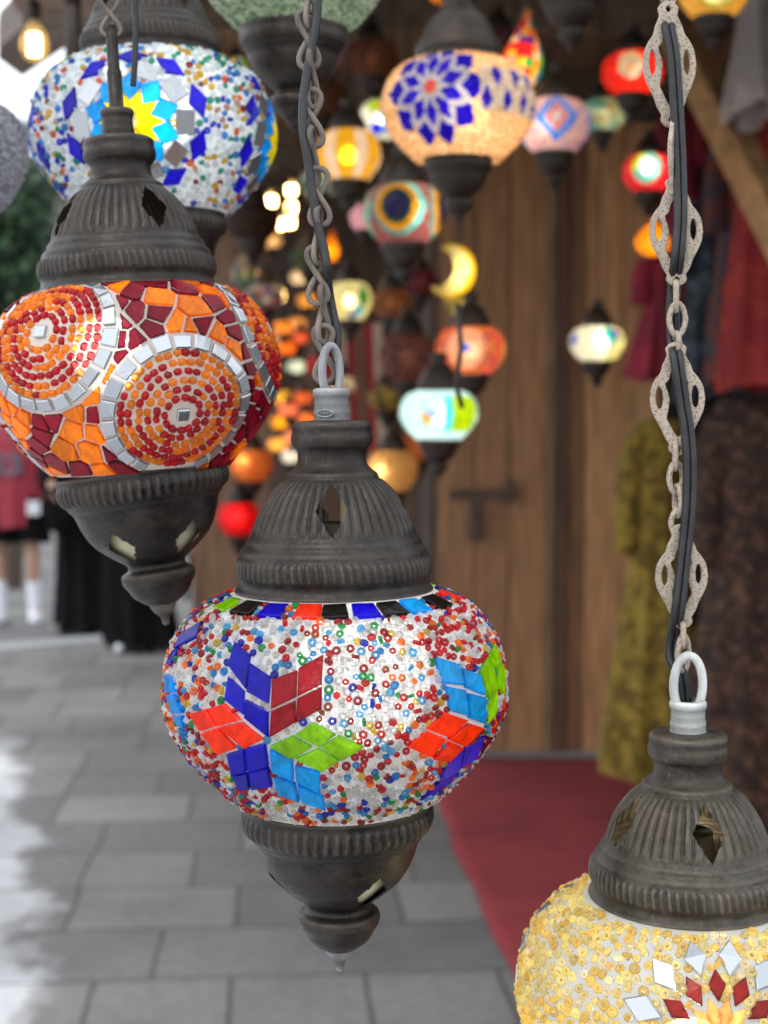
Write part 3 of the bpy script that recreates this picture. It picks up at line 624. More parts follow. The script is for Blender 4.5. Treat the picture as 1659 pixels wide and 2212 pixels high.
mo = mk.build("maker_mark", M['zinc'], T1, True); mo.location = (-0.0030, -0.0088, ZC(893)); mo.rotation_euler = (0, 0, -0.33)
# its chain: twisted wire links and a black cable
ztop = ZC(838); loop_hook(T1, ztop-0.003, 0.026, 0.0125, 0.0021, R(48), M['zinc'])
def local(T, x, y, d): return T.matrix_world.inverted() @ P(x, y, d)
path = smoothpts([(700, 765), (694, 690), (690, 620), (690, 540), (687, 460), (682, 380), (676, 280), (670, 180), (670, 90), (672, 0), (674, -100), (676, -300), (678, -900)], 40)
path = [np.array(local(T1, x, y, D0)) for x, y in path]; dd = 0; last = path[0]; k = 0; nxt = 0.0
for q in path:
    dd += np.linalg.norm(q-last); last = q
    if dd >= nxt and q[2] + T1.location.z < 2.12:
        wire_link(T1, q + np.array([0.0012*math.sin(k*2.1), 0, 0]), 0.0285, 0.0098, 0.00160, R(8) if k % 2 == 0 else R(8+62), M['rust'], R(-1.5)); nxt += 0.0198; k += 1
cpts = [(726, 770), (728, 730), (722, 690), (712, 640), (706, 580), (700, 540), (690, 500), (680, 450), (672, 400), (664, 340), (656, 290), (654, 240), (660, 180), (672, 110), (682, 50), (686, -20), (690, -300), (688, -900)]
cord(T1, [local(T1, 724, 832, D0+0.006)] + [local(T1, x, y, D0+(0.006 if y > 600 else -0.004)) for x, y in cpts], 0.0023, M['cord'], False)

# ---- 2: orange and dark red lamp (a slightly slimmer globe)
SG = SG2; SMIN = float(np.interp(-ZC(1281)*0.945, -SG.z, SG.s)); SMAX = float(np.interp(-ZC(1721)*0.945, -SG.z, SG.s))
T2, G2 = hero("mosaic_lamp", "orange and maroon glass lamp with mirror-ringed bead medallions, cropped by the left edge", 278, 621, 0.785, R(3.2), M['bronze'], M['bronze'], M['rust'], [-0.98, 0.66, 2.2, 3.8], R(5.5), (-0.42, 0.85, 2.4), bulbc=(-0.012, -0.014, -0.038), bs=8.5, shell='shell_opaque', zscale=0.945)
Mi = T2.matrix_world.inverted(); Z4 = lambda x, y: (x*0.6028*0.6636, (850+y*0.6028)*0.6636)
tg, mg = Tiles(SG), Tiles(SG); rb = []; RED, ORG = np.array(lin("d40c2c")), np.array(lin("ffb020"))
thB, sB = SG.pick(Mi, *Z4(985, 825)); thA, sA = SG.pick(Mi, *Z4(225, 385)); meds = []
for k in range(6):
    th = thB + (k-6 if k > 4 else k)*(math.pi/3) + (thA - thB + math.pi/3 if k == 5 else 0); s_ = sB if k % 2 == 0 else min(sA, sB-0.026); meds.append((th, s_))
RO, RI = 0.0425, 0.0340
def med_pt(mc, x, y):
    th, s_ = mc; s2 = s_ + y; r0 = float(np.interp(np.clip(s_ + y*0.5, 0, SG.L), SG.s, SG.r)); return th + x/r0, s2
for mc in meds:
    nt_ = 22
    for i in range(nt_):
        a0 = 2*math.pi*(i+0.08)/nt_; a1 = 2*math.pi*(i+0.92)/nt_; po = RO*rng.uniform(0.97, 1.02)
        q = [med_pt(mc, r_*math.cos(a), r_*math.sin(a)) for r_, a in ((RI+0.0012, a0), (RI+0.0012, a1), (po, a1), (po, a0))]
        if min(b for _, b in q) > SMIN-.003 and max(b for _, b in q) < SMAX+.003: mg.add(q, (1, 1, 1), 0.0022, 0.0001)
    e = 0.0036; mg.add([med_pt(mc, *p_) for p_ in ((-e, -e), (e, -e), (e, e), (-e, e))], (1, 1, 1))
    rr = RI - 0.0013
    run = 0; cc = RED
    while rr > 0.006:
        nb = max(5, int(2*math.pi*rr/0.0050))
        for i in range(nb):
            if run <= 0: run = rng.integers(1, 4); cc = ORG if rng.uniform() < 0.52 else RED
            run -= 1; a = 2*math.pi*(i+rng.uniform(-.12, .12))/nb; jr = rr+rng.normal(0, 0.00025)
            p_ = med_pt(mc, jr*math.cos(a), jr*math.sin(a))
            if SMIN < p_[1] < SMAX: rb.append((p_, a, cc*rng.uniform(0.8, 1.1)))
        rr -= 0.0046
pos = np.array([SG.pt(np.array(p_[0]), np.array(p_[1]), 0.0009) for p_, a, c_ in rb]); nr = np.array([SG.normal(np.array(p_[0]), np.array(p_[1])) for p_, a, c_ in rb])
tt = np.array([p_[0] for p_, a, c_ in rb]); aa = np.array([a for p_, a, c_ in rb]); ex = np.stack([np.cos(tt), np.sin(tt), 0*tt], 1); ey = -np.cross(nr, ex)   # ey points down the globe
tan = -np.sin(aa)[:, None]*ex + np.cos(aa)[:, None]*ey; tan += rng.normal(0, 0.12, tan.shape)
TVL, TFL = torus(10, 7, 0.00098, 0.00100, 2.2)
beads_mesh("bead_covering", pos, nr, tan, np.clip(np.array([c_ for _, _, c_ in rb]), 0, 1), TVL, TFL, rng.uniform(0.92, 1.08, len(pos)), M['bead'], G2)
# shards between the medallions: small voronoi cells clipped by the medallion rings
seeds = []
for _ in range(9000):
    s_ = rng.uniform(SMIN, SMAX); th = rng.uniform(-math.pi, math.pi); p3 = SG.pt(np.array(th), np.array(s_))
    if any(np.linalg.norm(p3 - SG.pt(np.array(mt), np.array(ms))) < RO*0.96 + 0.0015 for mt, ms in meds): continue
    if all(np.linalg.norm(p3-q[2]) > 0.0105+0.005*abs(math.sin(th*9+s_*210)) or (min(np.linalg.norm(p3 - SG.pt(np.array(mt), np.array(ms))) for mt, ms in meds) < RO*0.96+0.006 and np.linalg.norm(p3-q[2]) > 0.0075) for q in seeds): seeds.append((th, s_, p3))
for i, (th, s_, p3) in enumerate(seeds):
    r0 = float(SG.rz(s_)[0]); poly = [np.array(q) for q in ((-0.011, -0.011), (0.011, -0.011), (0.011, 0.011), (-0.011, 0.011))]
    cuts = []
    for j, q in enumerate(seeds):
        if j != i and np.linalg.norm(q[2]-p3) < 0.03:
            dv = np.array([((q[0]-th+math.pi) % (2*math.pi)-math.pi)*r0, q[1]-s_]); ln_ = np.linalg.norm(dv); cuts.append((dv/ln_, ln_/2-0.0007))
    for mt, ms in meds:
        dv = np.array([((mt-th+math.pi) % (2*math.pi)-math.pi)*float(np.interp((ms+s_)/2, SG.s, SG.r)), ms-s_]); ln_ = np.linalg.norm(dv)
        if ln_ < RO+0.02: cuts.append((dv/ln_, ln_-RO-0.0012))
    cuts.append((np.array([0, 1.0]), SMAX-s_+0.0005)); cuts.append((np.array([0, -1.0]), s_-SMIN+0.0005))
    for nv, d_ in cuts:
        out = []
        for a, b in zip(poly, poly[1:]+poly[:1]):
            da, db = np.dot(a, nv)-d_, np.dot(b, nv)-d_
            if da <= 0: out.append(a)
            if da*db < 0: out.append(a + (b-a)*da/(da-db))
        poly = out
        if len(poly) < 3: break
    if len(poly) < 3: continue
    q2 = []
    for v_ in poly:
        if not q2 or np.linalg.norm(v_-q2[-1]) > 0.0015: q2.append(v_)
    if len(q2) < 3: continue
    c_ = np.array(C['maroon']) if rng.uniform() < 0.60 else np.array(C['dorange'])
    tg.add([(th+v_[0]/r0, s_+v_[1]) for v_ in q2], np.clip(c_*rng.uniform(0.7, 1.2), 0, 1), 0.002, 0.0001)
clear_under(G2, SG, tg.polys, [p_ for p_, a, c_ in rb], 0.0018)
tg.build("mosaic_tile", M['tile'], G2); mg.build("mirror_tile", M['mirror'], G2)
# thin links and hook above it
ztop = ZC(838); MB().lathe([(0.0040, ztop-0.004), (0.0042, ztop+0.02), (0.0034, ztop+0.022), (0.0032, ztop+0.042), (0.002, ztop+0.046)], 20).build("stem", M['bronze'], T2, True)
zz = ztop+0.052
wire_link(T2, (0, 0, zz), 0.024, 0.0105, 0.0012, R(20), M['rust']); zz += 0.019
MB().tube([(0, 0, zz-0.006), (-0.001, 0, zz+0.06), (0.001, 0, 2.11 - T2.location.z)], 0.0016, 8).build("hanging_wire", M['rust'], T2, True)
cord(T2, [(0.010, 0, ztop+0.012), (0.0125, 0, ztop+0.03), (0.014, 0, ztop+0.06), (0.009, 0, ztop+0.10), (0.003, 0.0, ztop+0.14), (0.004, 0, 2.11-T2.location.z)], 0.0017, M['cord'], False)

SG = SG1; SMIN = float(np.interp(-ZC(1281), -SG.z, SG.s)); SMAX = float(np.interp(-ZC(1713), -SG.z, SG.s))
# ---- stars (parametric) for the other lamps
def star(tl, mir, mc, n, rings, S=SG):
    for (rad, ra, rt, col, rot) in rings:                        # rad: centre radius, ra: radial half, rt: tangential half
        for i in range(n):
            a = 2*math.pi*(i+rot)/n; ca, sa = math.cos(a), math.sin(a)
            if col == 'mirror': pp = ((-ra, -rt), (ra, -rt), (ra, rt), (-ra, rt))
            else: pp = ((-ra, 0), (0, -rt), (ra, 0), (0, rt))
            q = [med_pt(mc, (rad+u)*ca - v_*sa, (rad+u)*sa + v_*ca) for u, v_ in pp]
            if min(b for _, b in q) < SMIN or max(b for _, b in q) > SMAX: continue
            (mir if col == 'mirror' or col == 'mirror_rhomb' else tl).add(q, (1, 1, 1) if 'mirror' in col else np.clip(np.array(C[col])*rng.uniform(0.85, 1.15), 0, 1), 0.0022, 0.0001)
# ---- 3: blue star lamp, upper left
T3, G3 = hero("mosaic_lamp", "white beaded lamp with blue and yellow star tiles, upper left behind the orange lamp", 327, 131, 0.985, R(1.5), M['bronze'], M['bronze'], M['bronze'], [-0.7, 0.8, 2.4, 4.0], R(2), bulbc=(0.014, -0.040, -0.047), bcol=(0.95, 0.98, 1.0), bs=8)
Mi = T3.matrix_world.inverted(); th3, s3 = SG.pick(Mi, 284, 262); t3, m3 = Tiles(SG), Tiles(SG)
for k in range(4): star(t3, m3, (th3+k*math.pi/2, s3), 10, [(0.0115, 0.0100, 0.0048, 'yellow', 0), (0.0230, 0.0098, 0.0082, 'sky', 0.5), (0.0348, 0.0064, 0.0080, 'mirror', 0), (0.0462, 0.0068, 0.0118, 'navy', 0.5)])
t3.build("mosaic_tile", M['tile'], G3); m3.build("mirror_tile", M['mirror'], G3)
pal3 = [(lin((.95, .97, .97)), 58), (lin("e8c810"), 8), (lin("28b898"), 8), (lin("40a8e0"), 7), (lin("2848d8"), 6), (lin("f08020"), 5), (lin("b01828"), 2), (lin("d8b8a8"), 3)]
bead_cover(SG, 0.0043, 45000, t3.polys+m3.polys, pal3, "bead_covering", G3, TVB, TFB, 0.0009, 0.0012, s0=SMIN, s1=SMAX, side=0.4)
clear_under(G3, SG, t3.polys, bead_cover.q, 0.0021)
MB().tube([(0, 0, ZC(838)), (0, 0, 2.11-T3.location.z)], 0.0016, 8).build("hanging_wire", M['rust'], T3, True)

# ---- 4: pale yellow lamp, lower right
T4, G4 = hero("mosaic_lamp", "warm yellow beaded lamp with red and mirror star, cropped at the lower right corner", 1483, 1925, 0.712, R(0.4), M['bronze_warm'], M['white_zinc'], M['zinc'], [0.08, 1.65, -1.25, 3.2], bulbc=(0.004, 0.005, -0.092), bcol=(1, 0.82, 0.50), bs=22, wire=False, shell='shell_warm')
Mi = T4.matrix_world.inverted(); Z6 = lambda x, y: ((1600+x*0.6028)*0.6636, (2000+y*0.6028)*0.6636); th4, s4 = SG.pick(Mi, *Z6(1235, 2285)); t4, m4 = Tiles(SG), Tiles(SG); C['brick'] = lin("94201a"); C['gold'] = lin("ffd488")
for k in range(3): star(t4, m4, (th4 + k*2*math.pi/3, s4), 12, [(0.0100, 0.0078, 0.0038, 'gold', 0.5), (0.0225, 0.0074, 0.0044, 'brick', 0), (0.0365, 0.0098, 0.0064, 'mirror_rhomb', 0.5)])
t4.build("mosaic_tile", M['tile'], G4); m4.build("mirror_tile", M['mirror'], G4)
bead_cover(SG, 0.0042, 160000, t4.polys+m4.polys, [(lin("fff4c0"), 50), (lin("ffe898"), 35), (lin("fff8e4"), 15)], "bead_covering", G4, TVY, TFY, 0.0009, 0.0012, s0=SMIN, s1=SMAX, side=0.15)
clear_under(G4, SG, t4.polys, bead_cover.q, 0.0021)
ztop = ZC(838); loop_hook(T4, ztop-0.005, 0.0300, 0.0160, 0.0023, R(14), M['white_zinc'])
# ornamental plate chain
def plate(name):
    u = 0.043e-3
    half = [(60, -60), (112, 0), (100, 70), (112, 130), (150, 215), (180, 320), (235, 400), (288, 515), (300, 600), (308, 700), (288, 830), (242, 950), (185, 1075), (152, 1180), (102, 1280), (112, 1350), (62, 1415)]
    def ring(pts, cu):
        sp = cu.splines.new('POLY'); sp.points.add(len(pts)-1); sp.use_cyclic_u = True
        for i, (x, y) in enumerate(pts): sp.points[i].co = (x*u, -(y-680)*u, 0, 1)
    cu = bpy.data.curves.new(name, 'CURVE'); cu.dimensions = '2D'; cu.fill_mode = 'BOTH'; cu.extrude = 0.0008; cu.bevel_depth = 0.00035; cu.bevel_resolution = 2
    full = [(0, -75)] + half + [(0, 1432)] + [(-x, y) for x, y in half[::-1]]
    q = smoothpts(full + [full[0]], 5)[:-1]; ring([(p_[0], p_[1]) for p_ in q], cu)
    hole = [(0, 195), (30, 245), (70, 300), (98, 420), (140, 470), (108, 600), (96, 700), (118, 850), (132, 940), (88, 1050), (50, 1140), (0, 1200)]
    hole = hole + [(-x, y) for x, y in hole[1:-1][::-1]]; q = smoothpts(hole+[hole[0]], 4)[:-1]; ring([(p_[0], p_[1]) for p_ in q], cu)
    for s_ in (-1, 1): ring([(s_*(205 + 50*math.sin(t)), 655 + 160*math.cos(t)*1.0) for t in np.linspace(0, 2*math.pi, 20, endpoint=False)], cu)
    for cyy in (10, 1350): ring([(40*math.sin(t), cyy + 46*math.cos(t)) for t in np.linspace(0, 2*math.pi, 14, endpoint=False)], cu)
    ob = bpy.data.objects.new(name, cu); sc.collection.objects.link(ob); dg = bpy.context.evaluated_depsgraph_get()
    me = bpy.data.meshes.new_from_object(ob.evaluated_get(dg)); bpy.data.objects.remove(ob); me.name = name
    V = np.empty(len(me.vertices)*3); me.vertices.foreach_get("co", V); V = V.reshape(-1, 3); V = np.stack([V[:, 0], -V[:, 2], V[:, 1]], 1)   # stand it up in xz
    me.vertices.foreach_set("co", V.astype(np.float32).ravel()); me.materials.clear(); me.materials.append(M['tan']); return me
PL = plate("ornate_link")
def ornate(x, y, L, rz, tilt=0.0, dz=0.0):
    o = bpy.data.objects.new("ornate_link", PL); link(o, T4); o.location = local(T4, x, y, 0.712); o.rotation_euler = (0, tilt, rz); s_ = L*0.712/F/0.0642; o.scale = (1.02, 1, s_); return o
def smalllink(x, y, L, Wd, rz, mat='tan', r=0.0015): return wire_link(T4, local(T4, x, y, 0.712), L*0.712/F, Wd*1.12*0.712/F, r, rz, M[mat], 0, True)
for a in ((1446, 140, 262, R(6), R(-2)), (1455, 335, 190, R(70)), (1460, 500, 230, R(4), R(-1)), (1463, 862, 240, R(-10), R(-2)), (1472, 1245, 222, R(8), R(-1.5)), (1444, -120, 262, R(40)), (1444, -370, 262, R(6))): ornate(*a)
for a in ((1460, 640, 62, 34, R(80)), (1463, 690, 70, 36, R(20)), (1462, 740, 40, 30, R(95)), (1459, 985, 56, 32, R(80)), (1460, 1032, 66, 34, R(30)), (1464, 1082, 66, 32, R(100)), (1465, 1128, 52, 34, R(25)), (1474, 1372, 52, 36, R(85)), (1476, 1412, 78, 34, R(40)), (1444, -505, 60, 34, R(80)), (1444, -560, 60, 34, R(10)), (1444, -615, 60, 34, R(80)), (1444, -670, 60, 34, R(10)), (1444, -725, 60, 34, R(80)), (1444, -780, 60, 34, R(10))): smalllink(*a)
dF, dB = 0.707, 0.717
cp = [(1441, -800, dB), (1441, -300, dB), (1440, 20, dB), (1444, 60, dF+.002), (1455, 130, dF), (1463, 250, dF), (1468, 360, dF), (1470, 470, dF), (1464, 555, dF), (1457, 610, dB), (1453, 680, dB), (1456, 735, dB), (1462, 775, dF), (1474, 860, dF), (1486, 940, dF), (1490, 1020, dF), (1487, 1110, dF), (1477, 1210, dF), (1466, 1310, dF), (1456, 1370, dB), (1452, 1420, dB), (1470, 1455, 0.712), (1478, 1500, 0.712), (1479, 1560, 0.712)]
cord(T4, [local(T4, *q) for q in cp], 0.0020, M['cord'])

# ------------------------------------------------------------------ background lamps
gz = ZC(1495)
def pal_pick(n, pal):
    cols = np.array([c_ for c_, _ in pal]); w_ = np.array([x for _, x in pal], float); return cols[rng.choice(len(cols), n, p=w_/w_.sum())]
def wrap(a): return (a+math.pi) % (2*math.pi) - math.pi
def L_(*h): return [lin(x) for x in h]
def speck(pal): return lambda th, v, n: pal_pick(n, pal)
def bg_globe_mesh(name, prof, style, parent, nu=96, nv=44, mat='bgglass', rough=0.0012):
    q = np.array(smoothpts(prof, 6)); d = np.hypot(*np.diff(q, axis=0).T); s_ = np.concatenate([[0], np.cumsum(d)]); t = np.linspace(0, s_[-1], nv+1)
    r, z = np.interp(t, s_, q[:, 0]), np.interp(t, s_, q[:, 1]); th = np.linspace(-math.pi, math.pi, nu, endpoint=False)
    RR = np.repeat(r[:, None], nu, 1) + rng.normal(0, rough, (nv+1, nu))*(r.max()/0.085); T = np.repeat(th[None], nv+1, 0); ZZ = np.repeat(z[:, None], nu, 1)
    V = np.stack([RR*np.sin(T), -RR*np.cos(T), ZZ], -1).reshape(-1, 3)
    i = np.arange(nv)[:, None]*nu; k = np.arange(nu)[None]; k2 = (k+1) % nu
    Fq = np.stack([i+k, i+nu+k, i+nu+k2, i+k2], -1).reshape(-1, 4)
    tc = np.repeat((th+math.pi/nu)[None], nv, 0).ravel(); vc = np.repeat(((np.arange(nv)+0.5)/nv)[:, None], nu, 1).ravel()
    cols = style(tc, vc, len(tc)); cols = np.array(cols)*rng.uniform(0.8, 1.1, (len(cols), 1))
    return mesh_np(name, V, [Fq], M[mat], parent, np.clip(cols, 0, 1), False)
far_group = "mosaic lamps hanging inside the stall"
def bg(label, x, y, wd, d, style, b=1.0, s=14, bcol=(1, 0.86, 0.66), boff=(0, 0, 0), br=0.25, top=2.69, cup=True, cap=True, tip=True, name="hanging_lamp", nu=96, nv=44, tilt=0, cupk=1.0, mat='bgglass', group=far_group, capmat='bronze_far'):
    k = (wd*d/F)/(2*0.0861); c_ = P(x, y, d); T = thing(name, label, "lamp", c_, (0, tilt, 0), group)
    prof = [(r*k, (z-gz)*k*b) for r, z in GLOBE]; bg_globe_mesh("globe", prof, style, T, nu, nv, mat)
    zt, zb = prof[0][1], prof[-1][1]
    if cap:
        cp_ = [(max(r, 0.002)*k, (z-ZC(1262))*k*0.97 + (ZC(1262)-gz)*k*b) for r, z in CAP]; MB().lathe(cp_, 40, None, (0, 0, 0), lambda t, z: 1+0.012*math.sin(t*20)).build("cap", M[capmat], T, True); zt = cp_[0][1]
    if cup:
        z0 = zb; cu = [(r*k*cupk, (z-ZC(1730))*k*cupk + z0) for r, z in CUP]; o = MB().lathe(cu, 40, None, (0, 0, 0), lambda t, z: 1+0.008*math.sin(t*30)).build("cup", M[capmat], T, True)
        if tip: MB().lathe([(r*k*cupk, (z-ZC(1730))*k*cupk + z0) for r, z in TIP], 16).build("finial", M[capmat], o, True)
    if s > 0: bulb(T, tuple(q*k*0.086 for q in boff), 0.086*k*br, bcol, s)
    if top: MB().tube([(0, 0, zt-0.002), (0.003, 0, (zt+top-c_.z)/2), (0, 0, top-c_.z)], 0.0022, 6).build("hanging_chain", M['bronze_far'], T, True)
    return T
def diam(th, v, t0, v0, a, b_): return np.abs(wrap(th-t0))/a + np.abs(v-v0)/b_
CREAM = [(lin("f0d4a8"), 6), (lin("e2c290"), 3), (lin("fbe8cc"), 2)]
def st_beige(th, v, n):
    c_ = pal_pick(n, CREAM)
    # navy star medallion
    for t0 in (-0.42, -0.42+math.pi):
        dx, dy = wrap(th-t0), (v-0.46)*1.5; rr = np.hypot(dx, dy); an = np.arctan2(dy, dx)
        st = rr < 0.62 + 0.10*np.cos(an*10); c_[st] = lin("b4b8c4"); da = np.abs(wrap(an*10))/10; k = np.abs(rr-0.56)/0.17 + da/0.30 < 1; c_[k] = lin("1c0cb4")
        k = np.abs(rr-0.28)/0.17 + np.abs(wrap(an*10+math.pi))/10/0.30 < 1; c_[k] = lin("2410c4"); c_[rr < 0.08] = lin("d05048")
    bd = (np.abs(v-0.46) < 0.17) & ((np.abs(wrap(th-0.95)) < 0.72) | (np.abs(wrap(th-0.95+math.pi)) < 0.72)); c_[bd] = lin("c4c6c4")
    u = th*6.4; q = v*11; ck = bd & ((np.abs(((u+q*0.5) % 2)-1) < 0.56) & (np.abs(((u-q*0.5) % 2)-1) < 0.56)); c_[ck] = lin("2818b0")
    return c_
TB = bg("pale honey beaded lamp with a navy star and checker band", 990, 238, 330, 1.52, st_beige, 1.0, 9, (1, 0.80, 0.56), (0.1, -0.1, 0.0), 0.3, 2.11, nu=220, nv=90, cupk=0.80, capmat='bronze_far')
qb = scatter(Surf([(r*((330*1.52/F)/(2*0.0861)), (z-gz)*((330*1.52/F)/(2*0.0861))*1.0) for r, z in GLOBE]), 0.0052, 9000, lambda t, s_: False, 0.004)
SB = Surf([(r*((330*1.52/F)/(2*0.0861)), (z-gz)*((330*1.52/F)/(2*0.0861))*1.0) for r, z in GLOBE]); vb = qb[:, 1]/SB.L
cbx = st_beige(qb[:, 0], vb, len(qb)); kb_ = (cbx[:, 0] > 0.5) & (cbx[:, 2] < 0.62) ; qb = qb[kb_]
tv0, tf0 = torus(7, 5, 0.0012, 0.0009, 1.2)
beads_mesh("bead_covering", SB.pt(qb[:, 0], qb[:, 1], 0.0008), SB.normal(qb[:, 0], qb[:, 1]), SB.normal(qb[:, 0], qb[:, 1]) + rng.normal(0, .3, (len(qb), 3)), np.tile(np.array(lin("ffe0b0")), (len(qb), 1)), tv0, tf0, rng.uniform(.9, 1.2, len(qb)), M['bead'], [o for o in TB.children if o.name.startswith("globe")][0])
# ornate strap holding it
MB().tube([(-0.03, -0.06, 0.235), (-0.012, -0.055, 0.165), (-0.03, -0.06, 0.13)], 0.006, 8).tube([(0.03, -0.06, 0.245), (0.012, -0.055, 0.165), (0.03, -0.06, 0.13)], 0.006, 8).build("strap_hook", M['tan'], TB, True)
MB().tube([(0, 0, -0.21), (0.004, 0, -0.26), (-0.002, 0, -0.30), (0.006, 0, -0.325)], 0.003, 8).build("bottom_hook", M['bronze_far'], TB, True)

def st_yellow(th, v, n):
    c_ = pal_pick(n, [(lin("e8b818"), 6), (lin("c88a10"), 3), (lin("f8d850"), 2)])
    for t0 in np.arange(-2.7, 3.2, 1.05): k = np.abs(wrap(th-t0)) + 0.0*v < 0.20; c_[k] = lin("e0d4d0")
    return c_
bg("amber and white striped mosaic lamp left of the honey lamp", 752, 336, 142, 3.1, st_yellow, 1.18, 16, (1, .8, .5), mat='bgclear')
multi = [(lin("e03020"), 3), (lin("f0a010"), 3), (lin("20a060"), 2), (lin("2860d0"), 2), (lin("f0e0c0"), 3), (lin("f060a0"), 1)]
def st_small(th, v, n):
    c_ = pal_pick(n, [(lin("f4f4e8"), 5), (lin("e0e8e0"), 3)]); k = diam(th, v, -0.2, .2, .7, .2) < 1; c_[k] = lin("b8d810"); k = diam(th, v, 0.3, .25, .4, .15) < 1; c_[k] = lin("e86010")
    k = diam(th, v, -.1, .75, .5, .18) < 1; c_[k] = lin("1010e0"); k = diam(th, v, .5, .72, .35, .15) < 1; c_[k] = lin("0098e8"); return c_
bg("small white lamp with green and blue patches half hidden by the honey lamp", 818, 262, 82, 3.6, st_small, 1.6, 18, mat='bgclear')
def st_eye(th, v, n):
    c_ = pal_pick(n, [(lin("b86050"), 4), (lin("a04858"), 3), (lin("c87848"), 2), (lin("7890a0"), 2), (lin("903038"), 2)])
    for t0 in np.arange(-3.45, 3, 1.57):
        rr = np.hypot(wrap(th-t0-0.12), (v-0.47)*1.6)
        for r1, h in ((0.70, "48a8a8"), (0.58, "e09818"), (0.40, "285020"), (0.32, "201848")): c_[rr < r1] = lin(h)
        k = (rr < .70) & (rr > .56) & (np.abs(wrap(th-t0-.7)) < .35); c_[k] = lin("58f0e8")
    return c_
bg("rose mosaic lamp with a dark blue and gold eye medallion, under the honey lamp", 872, 462, 178, 2.7, st_eye, 1.12, 9, (1, .85, .7), (0.35, -.2, 0))
bg("pale pink glass lamp just left of the eye medallion lamp", 788, 470, 70, 3.9, speck([(lin("e8b8c8"), 3), (lin("d090a8"), 2), (lin("f0d8d8"), 1)]), 1.2, 8)
def st_lite(th, v, n):
    c_ = pal_pick(n, [(lin("e8dca0"), 5), (lin("d0d890"), 3), (lin("e8a860"), 2), (lin("a0c8a0"), 2), (lin("f0f0d8"), 2)]); k = diam(th, v, .55, .78, .3, .16) < 1; c_[k] = lin("10a8e8"); k = diam(th, v, .15, .9, .3, .1) < 1; c_[k] = lin("2030a0")
    k = diam(th, v, .75, .45, .35, .3) < 1; c_[k] = lin("408030"); return c_
bg("pale speckled mosaic lamp with a sky blue spot, beside the middle chain", 755, 650, 96, 3.9, st_lite, 1.35, 17, mat='bgclear')
def st_blocks(cols, m_=12, q=6):
    tab = rng.integers(0, len(cols), (m_, q)); cc = np.array(cols)
    return lambda th, v, n: cc[tab[((th+math.pi)/(2*math.pi)*m_).astype(int) % m_, np.minimum((v*q).astype(int), q-1)]]
# teardrop of many colours
def drop(label, x, y, wd, ht, d, style, s, bcol, top=2.69):
    c_ = P(x, y, d); rr = wd*d/F/2; hh = ht*d/F/2; T = thing("teardrop_lamp", label, "lamp", c_, (0, R(6), 0), far_group)
    prof = [(rr*0.08, hh*0.98), (rr*.16, hh*.8), (rr*.34, hh*.45), (rr*.62, hh*.15), (rr*.92, -hh*.2), (rr, -hh*.45), (rr*.86, -hh*.72), (rr*.5, -hh*.93), (rr*.08, -hh)]
    bg_globe_mesh("globe", prof, style, T, 64, 40); bulb(T, (0, 0, -hh*.4), rr*.3, bcol, s)
    MB().tube([(0, 0, hh*.97), (0, 0, top-c_.z)], 0.003, 8).build("hanging_chain", M['bronze_far'], T, True)
    MB().lathe([(0.004, hh*1.1), (rr*.2, hh*1.05), (rr*.2, hh*.85), (rr*.1, hh*.83)], 16).build("cap", M['bronze_far'], T, True); return T
drop("teardrop lamp of red, yellow, green and blue mosaic, upper right of the honey lamp", 1132, 100, 88, 185, 2.9, st_blocks(L_("e02818", "f09010", "f8c818", "1878c0", "2030a8", "30a050", "f0d0b0", "d82030"), 14, 11), 18, (1, .8, .5))
drop("dim striped teardrop lamp behind the orange lamp's cap", 527, 572, 52, 100, 5.0, st_blocks(L_("a03020", "b0a080", "308050", "c0b0a0", "8088a0"), 10, 8), 3, (1, .8, .5))
def st_red(th, v, n):
    c_ = pal_pick(n, [(lin("e02818"), 5), (lin("f03820"), 3), (lin("c01810"), 2)])
    for t0 in (-.25, 1.8, -2.3):
        rr = np.hypot(wrap(th-t0), (v-.45)*1.5); k = rr < .42; c_[k] = pal_pick(k.sum(), [(lin("30b040"), 2), (lin("a0d8d0"), 3), (lin("e0c020"), 3), (lin("7030a0"), 2), (lin("e03020"), 2)])
    return c_
bg("red lamp with a flower of coloured dots, left of the plate chain's top", 1366, 160, 132, 3.6, st_red, 1.05, 13, (1, .8, .65), (.1, -.3, 0))
def st_red2(th, v, n):
    c_ = pal_pick(n, [(lin("e02028"), 5), (lin("f04848"), 2), (lin("b01020"), 2)])
    for t0 in (-.3, 1.8, -2.4):
        rr = np.hypot(wrap(th-t0), (v-.42)*1.5); c_[rr < .6] = lin("58b8a0"); k = (rr < .6) & (wrap(th-t0) < -.1) & (v < .5); c_[k] = lin("b0d020"); c_[rr < .28] = lin("f0fcff")
    return c_
bg("red lamp with a white and green flower glowing behind the plate chain", 1402, 375, 112, 4.1, st_red2, 1.12, 17, (1, .9, .8), (0, -.4, .1), mat='bgclear')
def st_dia(th, v, n):
    c_ = pal_pick(n, [(lin("e8b890"), 4), (lin("d090a0"), 3), (lin("90a0d8"), 2), (lin("f0d8c0"), 2)])
    for t0 in (-.05, 1.6, -1.65, 3.1):
        q = diam(th, v, t0, .48, .62, .42); k = (q < 1) & (q > .62); c_[k] = lin("2080e8"); k = q <= .62; c_[k] = lin("d8d0c8"); k = (diam(th, v, t0, .48, .3, .22) < 1) & (diam(th, v, t0, .48, .18, .12) > 1); c_[k] = lin("d85048")
    return c_
bg("pastel lamp with blue diamond outlines, right of the honey lamp", 1197, 272, 158, 2.9, st_dia, 1.12, 10, (1, .85, .7), (-.3, -.2, 0))
bg("teal and gold mosaic lamp behind the blue diamond lamp", 1302, 250, 95, 3.9, st_blocks(L_("70b8a8", "d8c088", "48a098", "c8d8b0", "b0a070"), 12, 5), 1.1, 8)
